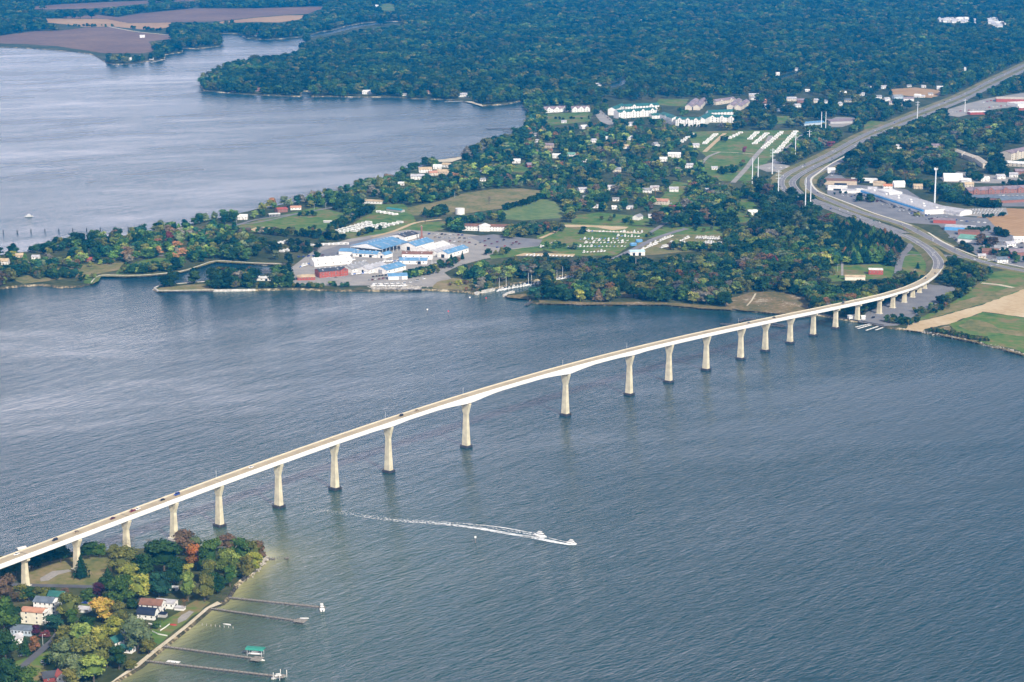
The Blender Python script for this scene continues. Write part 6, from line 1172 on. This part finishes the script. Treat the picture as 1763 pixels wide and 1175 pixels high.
for cx, ty, by, wpx, col, kind, lab in T2:
    p = P(cx, by, 2.0); sc = (by+248)/HC; tree(p.x, p.y, (by-ty)/sc, wpx/sc, col, kind, lab)
# ---- all the other woods: sampled over the land, kept off everything that is open ground, road or building
mainpx = np.array([proj(v.x, v.y, 0) for v in main_loop]); 
pts = []
for y0, y1, st in ((1880, 3000, 11.0), (3000, 4600, 14.5), (4600, 9300, 18.5)):
    ax = np.arange(-.30*y1, .30*y1, st); ay = np.arange(y0, y1, st); A, B = np.meshgrid(ax, ay)
    A = A+RNG.uniform(-.45, .45, A.shape)*st; B = B+RNG.uniform(-.45, .45, B.shape)*st; pts.append(np.stack([A.ravel(), B.ravel()], 1))
pts = np.concatenate(pts)
def projn(x, y, z):
    dz = z-HC; F = y*cp-dz*sp; U = y*sp+dz*cp; return 881.5+FPX*x/F, 587.5-FPX*U/F
x, y = pts[:, 0], pts[:, 1]; px, py = projn(x, y, 0*x+2); k = (px > -220) & (px < 1990) & (py > -45) & (py < 620)
pts = pts[k]; x, y = pts[:, 0], pts[:, 1]; px, py = px[k], py[k]
lx, ly = [v.x for v in main_loop], [v.y for v in main_loop]
k = inpoly(x, y, list(zip(lx, ly))) & (seg_dist(px, py, [tuple(q) for q in mainpx]) > .0); pts = pts[k]; x, y = pts[:, 0], pts[:, 1]; px, py = px[k], py[k]
# cluster noise from summed waves
def vnoise(x, y, s, seed):
    r = np.random.default_rng(seed); v = 0
    for i in range(7):
        a = r.uniform(0, 6.28); f_ = r.uniform(.6, 1.8)/s; v = v+np.sin((x*math.cos(a)+y*math.sin(a))*f_*6.28+r.uniform(0, 6.28))
    return v/3.7
H_ = 14.5+2.5*vnoise(x, y, 160, 3)+RNG.normal(size=x.size)*1.8; H_ = np.clip(H_, 7, 20)*np.interp(y, [1900, 3000, 6000], [1.0, 1.08, 1.3])
young = inpoly(px, py, [(905,180),(1200,180),(1215,310),(1040,420),(440,430),(0,500),(0,430),(500,345),(900,250)]); H_ = np.where(young, H_*.78, H_)
pine = inpoly(px, py, [(1430,400),(1500,382),(1555,402),(1565,430),(1540,462),(1470,460),(1440,440)]); H_ = np.where(pine, 17, H_)
keep = RNG.random(x.size) < 1.0
for poly, dens in SEMI:
    inside = inpoly(px, py, poly); keep &= ~inside | (RNG.random(x.size) < dens*(1+.6*vnoise(x, y, 90, 5)))
for zz in (2, None, -1):
    z_ = 2+0*x if zz == 2 else (H_*1.0+2 if zz is None else H_*.55+2)
    qx, qy = projn(x, y, z_)
    for poly in CLEAR+KEEPVIS: keep &= ~inpoly(qx, qy, poly)
keep &= ~((px > 1395) & (seg_dist(x, y, [(v.x, v.y) for v in path[-40:]]) < 9))
for p_, w_ in ROADS:
    pp = [(v.x, v.y) for v in p_][::2]+[(p_[-1].x, p_[-1].y)]
    for zz in (0, 1):
        if zz == 0: d = seg_dist(x, y, pp); keep &= d > w_/2+3.5
        elif w_ > 7.5:
            qx, qy = projn(x, y, H_*.8+2); rp_ = [proj(a, b, 2) for a, b in pp]; keep &= seg_dist(qx, qy, rp_) > w_*.5*(rp_[len(rp_)//2][1]+248)/HC*.55
for (bx, by_, br) in BUILT: keep &= np.hypot(x-bx, y-by_) > br
# clumps, hedges and garden trees that stand inside the open ground: line ends, number, height, spread in metres, palette
EXTRA = [(571,399,634,366,46,11,5,'d'),(432,402,600,412,60,9,8,'m'),(617,407,640,399,14,8,3,'d'),(653,397,655,395,3,6,2,'d'),(738,376,766,368,16,13,7,'m'),(770,386,832,382,22,9,5,'m'),(868,364,940,341,34,9,4,'d'),(872,408,966,399,34,13,9,'m'),(365,496,438,496,26,9,5,'m'),(440,496,560,497,60,6,4,'m'),(560,492,602,495,16,5,3,'m'),
 (700,478,750,470,34,8,6,'m'),(736,470,790,452,24,8,5,'m'),(455,428,545,436,30,8,9,'m'),(500,420,540,428,12,9,6,'d'),(840,440,880,436,10,7,5,'m'),(512,372,545,372,8,7,6,'m'),(530,400,545,392,8,6,4,'m'),(400,400,430,404,14,7,5,'m'),(1440,334,1560,340,12,6,10,'m'),(1478,346,1484,350,5,10,4,'d'),(1495,345,1502,348,4,10,4,'d'),(1520,317,1600,325,26,12,8,'d'),
 (1575,372,1590,374,8,6,4,'y'),(1560,395,1583,402,18,5,4,'p'),(1565,416,1590,420,20,5,2.5,'d'),(1600,415,1640,425,22,8,6,'m'),(1640,425,1700,440,40,9,9,'m'),(1686,420,1712,425,14,12,6,'y'),(1660,400,1700,398,12,7,6,'d'),(1712,402,1736,410,20,9,4,'d'),(1690,376,1730,372,20,5,2.5,'d'),(1620,346,1720,358,60,10,8,'d'),(1735,318,1763,322,10,9,8,'d'),
 (1700,436,1763,450,30,9,10,'m'),(1610,330,1650,345,34,12,10,'d'),(1600,300,1640,306,20,12,8,'d'),(1662,306,1690,312,16,12,6,'d'),(1575,540,1620,530,30,9,8,'m'),(1620,524,1660,505,34,8,6,'m'),(1596,571,1640,577,44,7.5,5,'m'),(1640,578,1700,588,60,7,5,'m'),(1540,556,1570,556,40,9,7,'m'),(1626,472,1645,486,40,8,7,'m'),(1574,486,1590,481,14,5,4,'m'),(1650,478,1690,482,40,8,9,'m'),(1660,462,1700,470,30,8,8,'m'),
 (1545,485,1580,480,20,8,5,'m'),(1500,240,1530,225,0,8,5,'m'),(1240,300,1275,296,16,10,10,'d'),(1180,235,1200,240,8,8,6,'m'),(1240,238,1250,246,6,8,6,'d'),(1262,292,1282,284,8,8,6,'m'),(950,205,1015,205,14,5,10,'d'),(1125,198,1150,218,8,8,5,'m'),(1170,220,1268,219,24,7,4,'m'),(1062,208,1120,206,14,5,4,'m'),
 (140,483,200,478,20,6,5,'m'),(60,476,136,478,50,9,7,'m'),(210,470,300,464,80,10,7,'m'),(20,470,120,460,24,8,8,'m'),(100,466,200,455,10,8,10,'m'),(970,426,1000,430,8,7,5,'m'),(995,398,1003,403,5,8,4,'d'),(948,430,965,424,6,8,5,'m'),(1106,410,1120,406,6,6,4,'m'),(1140,392,1250,398,10,6,8,'m'),(1150,430,1240,432,26,11,6,'m'),(1040,378,1100,386,8,8,8,'m'),
 (770,492,812,488,18,5,4,'y'),(784,500,835,503,16,5,3,'y'),(700,330,770,330,0,8,5,'m'),(1268,356,1300,380,8,8,8,'m'),(1430,465,1440,480,5,5,3,'m'),(120,46,200,47,24,8,8,'m'),(230,50,290,55,20,9,8,'d')]
ex, ey, eh, ec = [], [], [], []
for (a, b_, c, d_, n_e, he, sp_, pal) in EXTRA:
    for i_ in range(n_e):
        t = RNG.random(); q = P(a+(c-a)*t, b_+(d_-b_)*t, 2.0); ex.append(q.x+RNG.normal()*sp_*.6); ey.append(q.y+RNG.normal()*sp_); eh.append(he*RNG.uniform(.7, 1.2)); ec.append(pal)
ex, ey, eh, ec = np.array(ex), np.array(ey), np.array(eh), np.array(ec); okx = inpoly(ex, ey, list(zip(lx, ly)))
for (bx, by_, br) in BUILT: okx &= np.hypot(ex-bx, ey-by_) > br*.8
for p_, w_ in ROADS: okx &= seg_dist(ex, ey, [(v.x, v.y) for v in p_][::2]+[(p_[-1].x, p_[-1].y)]) > w_/2+1.5
ex, ey, eh, ec = ex[okx], ey[okx], eh[okx], ec[okx]; nb_ = int(keep.sum())
pts = np.concatenate([pts, np.stack([ex, ey], 1)]); x = np.concatenate([x, ex]); y = np.concatenate([y, ey]); H_ = np.concatenate([H_, eh]); e2 = projn(ex, ey, 0*ex+2); px = np.concatenate([px, e2[0]]); py = np.concatenate([py, e2[1]])
pine = np.concatenate([pine, np.zeros(ex.size, bool)]); young = np.concatenate([young, np.zeros(ex.size, bool)]); keep = np.concatenate([keep, np.ones(ex.size, bool)])
ind = pts[keep]; x, y, h, px, py, pine, young = x[keep], y[keep], H_[keep], px[keep], py[keep], pine[keep], young[keep]
nf = vnoise(x, y, 220, 9); u = RNG.random(x.size)+.16*nf; u = np.where(y > 4300, np.where(u > .80, u*.5, u), u)
cols = ['pine', 'darkgreen', 'green', 'olive', 'bluegreen', 'lightgreen', 'greygreen', 'brown', 'rust', 'yellowgreen', 'red', 'grey']
cum = np.array([.12, .36, .56, .69, .80, .84, .90, .95, .972, .988, .990, 1.2])
ci = np.searchsorted(cum, np.clip(u, 0, 1.1)); ci = np.where(pine & (u < .93), np.where(u < .6, 0, 2), ci)
hedge = inpoly(px, py, [(1210,405),(1400,310),(1460,345),(1340,420)]); ci = np.where(hedge & (u < .8), 1, ci)
epal = np.concatenate([np.full(nb_, '-'), ec]); r_ = RNG.random(x.size); ci = np.where((epal == 'd') & (r_ < .8), np.where(r_ < .4, 0, 1), ci); ci = np.where((epal == 'y') & (r_ < .7), np.where(r_ < .35, 7, 9), ci); ci = np.where((epal == 'p') & (r_ < .8), 8, ci)
wdt = h*RNG.uniform(.85, 1.2, x.size); kindi = np.where(pine, 3, RNG.integers(0, 3, x.size)); kindi = np.where((~pine) & (RNG.random(x.size) < .05), 3, kindi); kindi = np.where((ci >= 7) & (RNG.random(x.size) < .35), 4, kindi)
order = np.argsort(y); NIND = 300-NTREE[0]
AREAS = [((0, 560, 395, 520), 'on the long spit across the river', 'trees of the long spit'), ((366, 700, 395, 520), 'between the boatyard and the water', 'trees beside the boatyard'), ((700, 905, 395, 520), 'in the thicket between the boatyard and the creek', 'trees between boatyard and creek'),
 ((905, 965, 380, 540), 'on the shore bulge right of the creek', 'trees right of the creek'), ((965, 1035, 380, 540), 'near the left brown poplar on the shore', 'trees near the left poplar'), ((1035, 1100, 380, 540), 'near the right brown poplar on the shore', 'trees near the right poplar'), ((1100, 1180, 380, 540), 'on the shore left of the boats ashore', 'trees left of the boats ashore'), ((1180, 1262, 380, 540), 'between the boats ashore and the water', 'trees below the boats ashore'), ((1262, 1340, 300, 545), 'in the wood left above the marsh', 'trees left above the marsh'), ((1340, 1425, 300, 545), 'in the wood right above the marsh', 'trees right above the marsh'), ((1425, 1540, 300, 545), 'between the bridge and the tan shed lawn', 'trees behind the bridge'), ((1530, 1600, 545, 620), 'at the corner of boat landing and farm track', 'trees at the landing corner'), ((1600, 1900, 560, 620), 'along the stony shore below the fields', 'shore shrubs below the fields'), ((1575, 1680, 495, 560), 'in the hedge beside the landing car park', 'hedge trees beside the landing'), ((1500, 1900, 430, 620), 'behind the bridge bend beside the junction', 'trees beside the junction'), ((-100, 1900, -100, 700), 'in the far woodland', 'far trees')]
PASS_ = set()
for i in order[:max(0, NIND)]:
    col = cols[ci[i]]; kn = ['broad', 'broad', 'tall', 'conifer', 'bare'][kindi[i]]; hh = float(h[i])
    if px[i] > 1540 and py[i] > 470: hh *= .6
    for (a, b, c, d), ph, grp in AREAS:
        if a <= px[i] < b and c <= py[i] < d: break
    lab = f"{'small ' if hh < 9 else 'tall ' if hh > 15 else ''}{WORD[col]} {'conifer' if kn == 'conifer' else 'half-bare tree' if kn == 'bare' else 'slim tree' if kn == 'tall' else 'broad tree'} {ph}"
    tree(float(x[i]), float(y[i]), hh, float(wdt[i])*(hh/float(h[i]))*1.08, col, kn, lab, grp)
rest = order[max(0, NIND):]
# shrubs along the shores of the near point and in the gardens are trees above; the rest of the woods is one mass
protos = [crown('broad', 101, 230, .085), crown('broad', 102, 230, .085), crown('tall', 103, 210, .085), crown('conifer', 104, 240, .10), crown('bare', 105, 150, .06)]
V, F, T, PID = [], [], [], []
for k_, (v_, f_, t_) in enumerate(protos):
    o = len(V); V += [tuple(q) for q in v_]; F += [tuple(a+o for a in q) for q in f_]; T += t_; PID += [k_+1]*len(v_)
    o = len(V); n = 5
    for z in (-.22, .3): V += [(.03*math.cos(6.283*i/n), .03*math.sin(6.283*i/n), z) for i in range(n)]
    F += [(o+i, o+(i+1) % n, o+n+(i+1) % n, o+n+i) for i in range(n)]; T += [.1]*n; PID += [k_+1]*(2*n)
np_ = len(V); nr = len(rest)
hh = h[rest]; loc = np.stack([x[rest], y[rest], 2+hh*.14], 1); V += loc.tolist(); PID += [0]*nr
me = bpy.data.meshes.new('forest'); me.from_pydata(V, [], F)
def vattr(name, typ, arr, dom='POINT'):
    a = me.attributes.new(name, typ, dom); a.data.foreach_set({'FLOAT_VECTOR': 'vector', 'FLOAT_COLOR': 'color'}.get(typ, 'value'), np.ascontiguousarray(arr).ravel())
vattr('leaf', 'FLOAT', np.array(T, np.float32), 'FACE'); vattr('pid', 'INT', np.array(PID, np.int32))
vattr('pk', 'INT', np.concatenate([np.zeros(np_, np.int32)-1, kindi[rest].astype(np.int32)]))
scl = np.zeros((np_+nr, 3), np.float32); wr = wdt[rest]*1.12; scl[np_:] = np.stack([wr, wr, hh*.88], 1); vattr('psc', 'FLOAT_VECTOR', scl)
rot = np.zeros((np_+nr, 3), np.float32); rot[np_:, 2] = RNG.uniform(0, 6.28, nr); vattr('prot', 'FLOAT_VECTOR', rot)
tc_ = np.ones((np_+nr, 4), np.float32); base = np.array([TINT[c] for c in cols])[ci[rest]]*(np.where(y[rest] > 4300, RNG.uniform(.88, 1.12, nr), RNG.uniform(.75, 1.3, nr))[:, None]*(np.where(young[rest], 1.3, np.where(y[rest] > 4300, .75, .95))+.40*vnoise(x[rest], y[rest], 300, 21)+.3*vnoise(x[rest], y[rest], 70, 22))[:, None].clip(.6, 2.4)); tc_[np_:, :3] = base; vattr('tint', 'FLOAT_COLOR', tc_)
me.materials.append(M_LEAFI)
ng = bpy.data.node_groups.new('plant_trees', 'GeometryNodeTree')
ng.interface.new_socket('Geometry', in_out='INPUT', socket_type='NodeSocketGeometry'); ng.interface.new_socket('Geometry', in_out='OUTPUT', socket_type='NodeSocketGeometry')
N = ng.nodes.new; L = ng.links.new; gi = N('NodeGroupInput'); go = N('NodeGroupOutput'); jn = N('GeometryNodeJoinGeometry')
def named(nm, dt):
    a = N('GeometryNodeInputNamedAttribute'); a.data_type = dt; a.inputs['Name'].default_value = nm; return a.outputs['Attribute']
def eq(src, val):
    c = N('FunctionNodeCompare'); c.data_type = 'INT'; c.operation = 'EQUAL'; L(src, c.inputs[2]); c.inputs[3].default_value = val; return c.outputs[0]
sepp = N('GeometryNodeSeparateGeometry'); sepp.domain = 'POINT'; L(gi.outputs[0], sepp.inputs[0]); L(eq(named('pid', 'INT'), 0), sepp.inputs[1])
for k_ in range(5):
    se = N('GeometryNodeSeparateGeometry'); se.domain = 'POINT'; L(gi.outputs[0], se.inputs[0]); L(eq(named('pid', 'INT'), k_+1), se.inputs[1])
    sm = N('GeometryNodeSetMaterial'); sm.inputs['Material'].default_value = M_LEAFI; L(se.outputs[0], sm.inputs[0])
    ip = N('GeometryNodeInstanceOnPoints'); L(sepp.outputs[0], ip.inputs['Points']); L(eq(named('pk', 'INT'), k_), ip.inputs['Selection']); L(sm.outputs[0], ip.inputs['Instance'])
    L(named('psc', 'FLOAT_VECTOR'), ip.inputs['Scale']); er = N('FunctionNodeEulerToRotation'); L(named('prot', 'FLOAT_VECTOR'), er.inputs[0]); L(er.outputs[0], ip.inputs['Rotation']); L(ip.outputs[0], jn.inputs[0])
L(jn.outputs[0], go.inputs[0])
fo = tag(ob('forest', me), 'mixed autumn woodland covering the far side of the river', None, None, 'stuff'); md = fo.modifiers.new('plant', 'NODES'); md.node_group = ng
print('TREES individual', NTREE[0], 'forest', nr)
# ------------------------------------------------------------------ haze
hb = MB().box((0, 10000, 262), (60000, 66000, 530)); hz = hb.mesh('haze', [])
hm = bpy.data.materials.new('haze_air'); hm.use_nodes = True; nt = hm.node_tree; nt.nodes.clear(); o_ = nt.nodes.new('ShaderNodeOutputMaterial'); pv = nt.nodes.new('ShaderNodeVolumePrincipled')
pv.inputs['Color'].default_value = (.0, .36, 1.0, 1); pv.inputs['Density'].default_value = 5.4e-5; pv.inputs['Anisotropy'].default_value = 0
nt.links.new(pv.outputs[0], o_.inputs['Volume']); hz.materials.append(hm); tag(ob('haze', hz), kind='stuff')
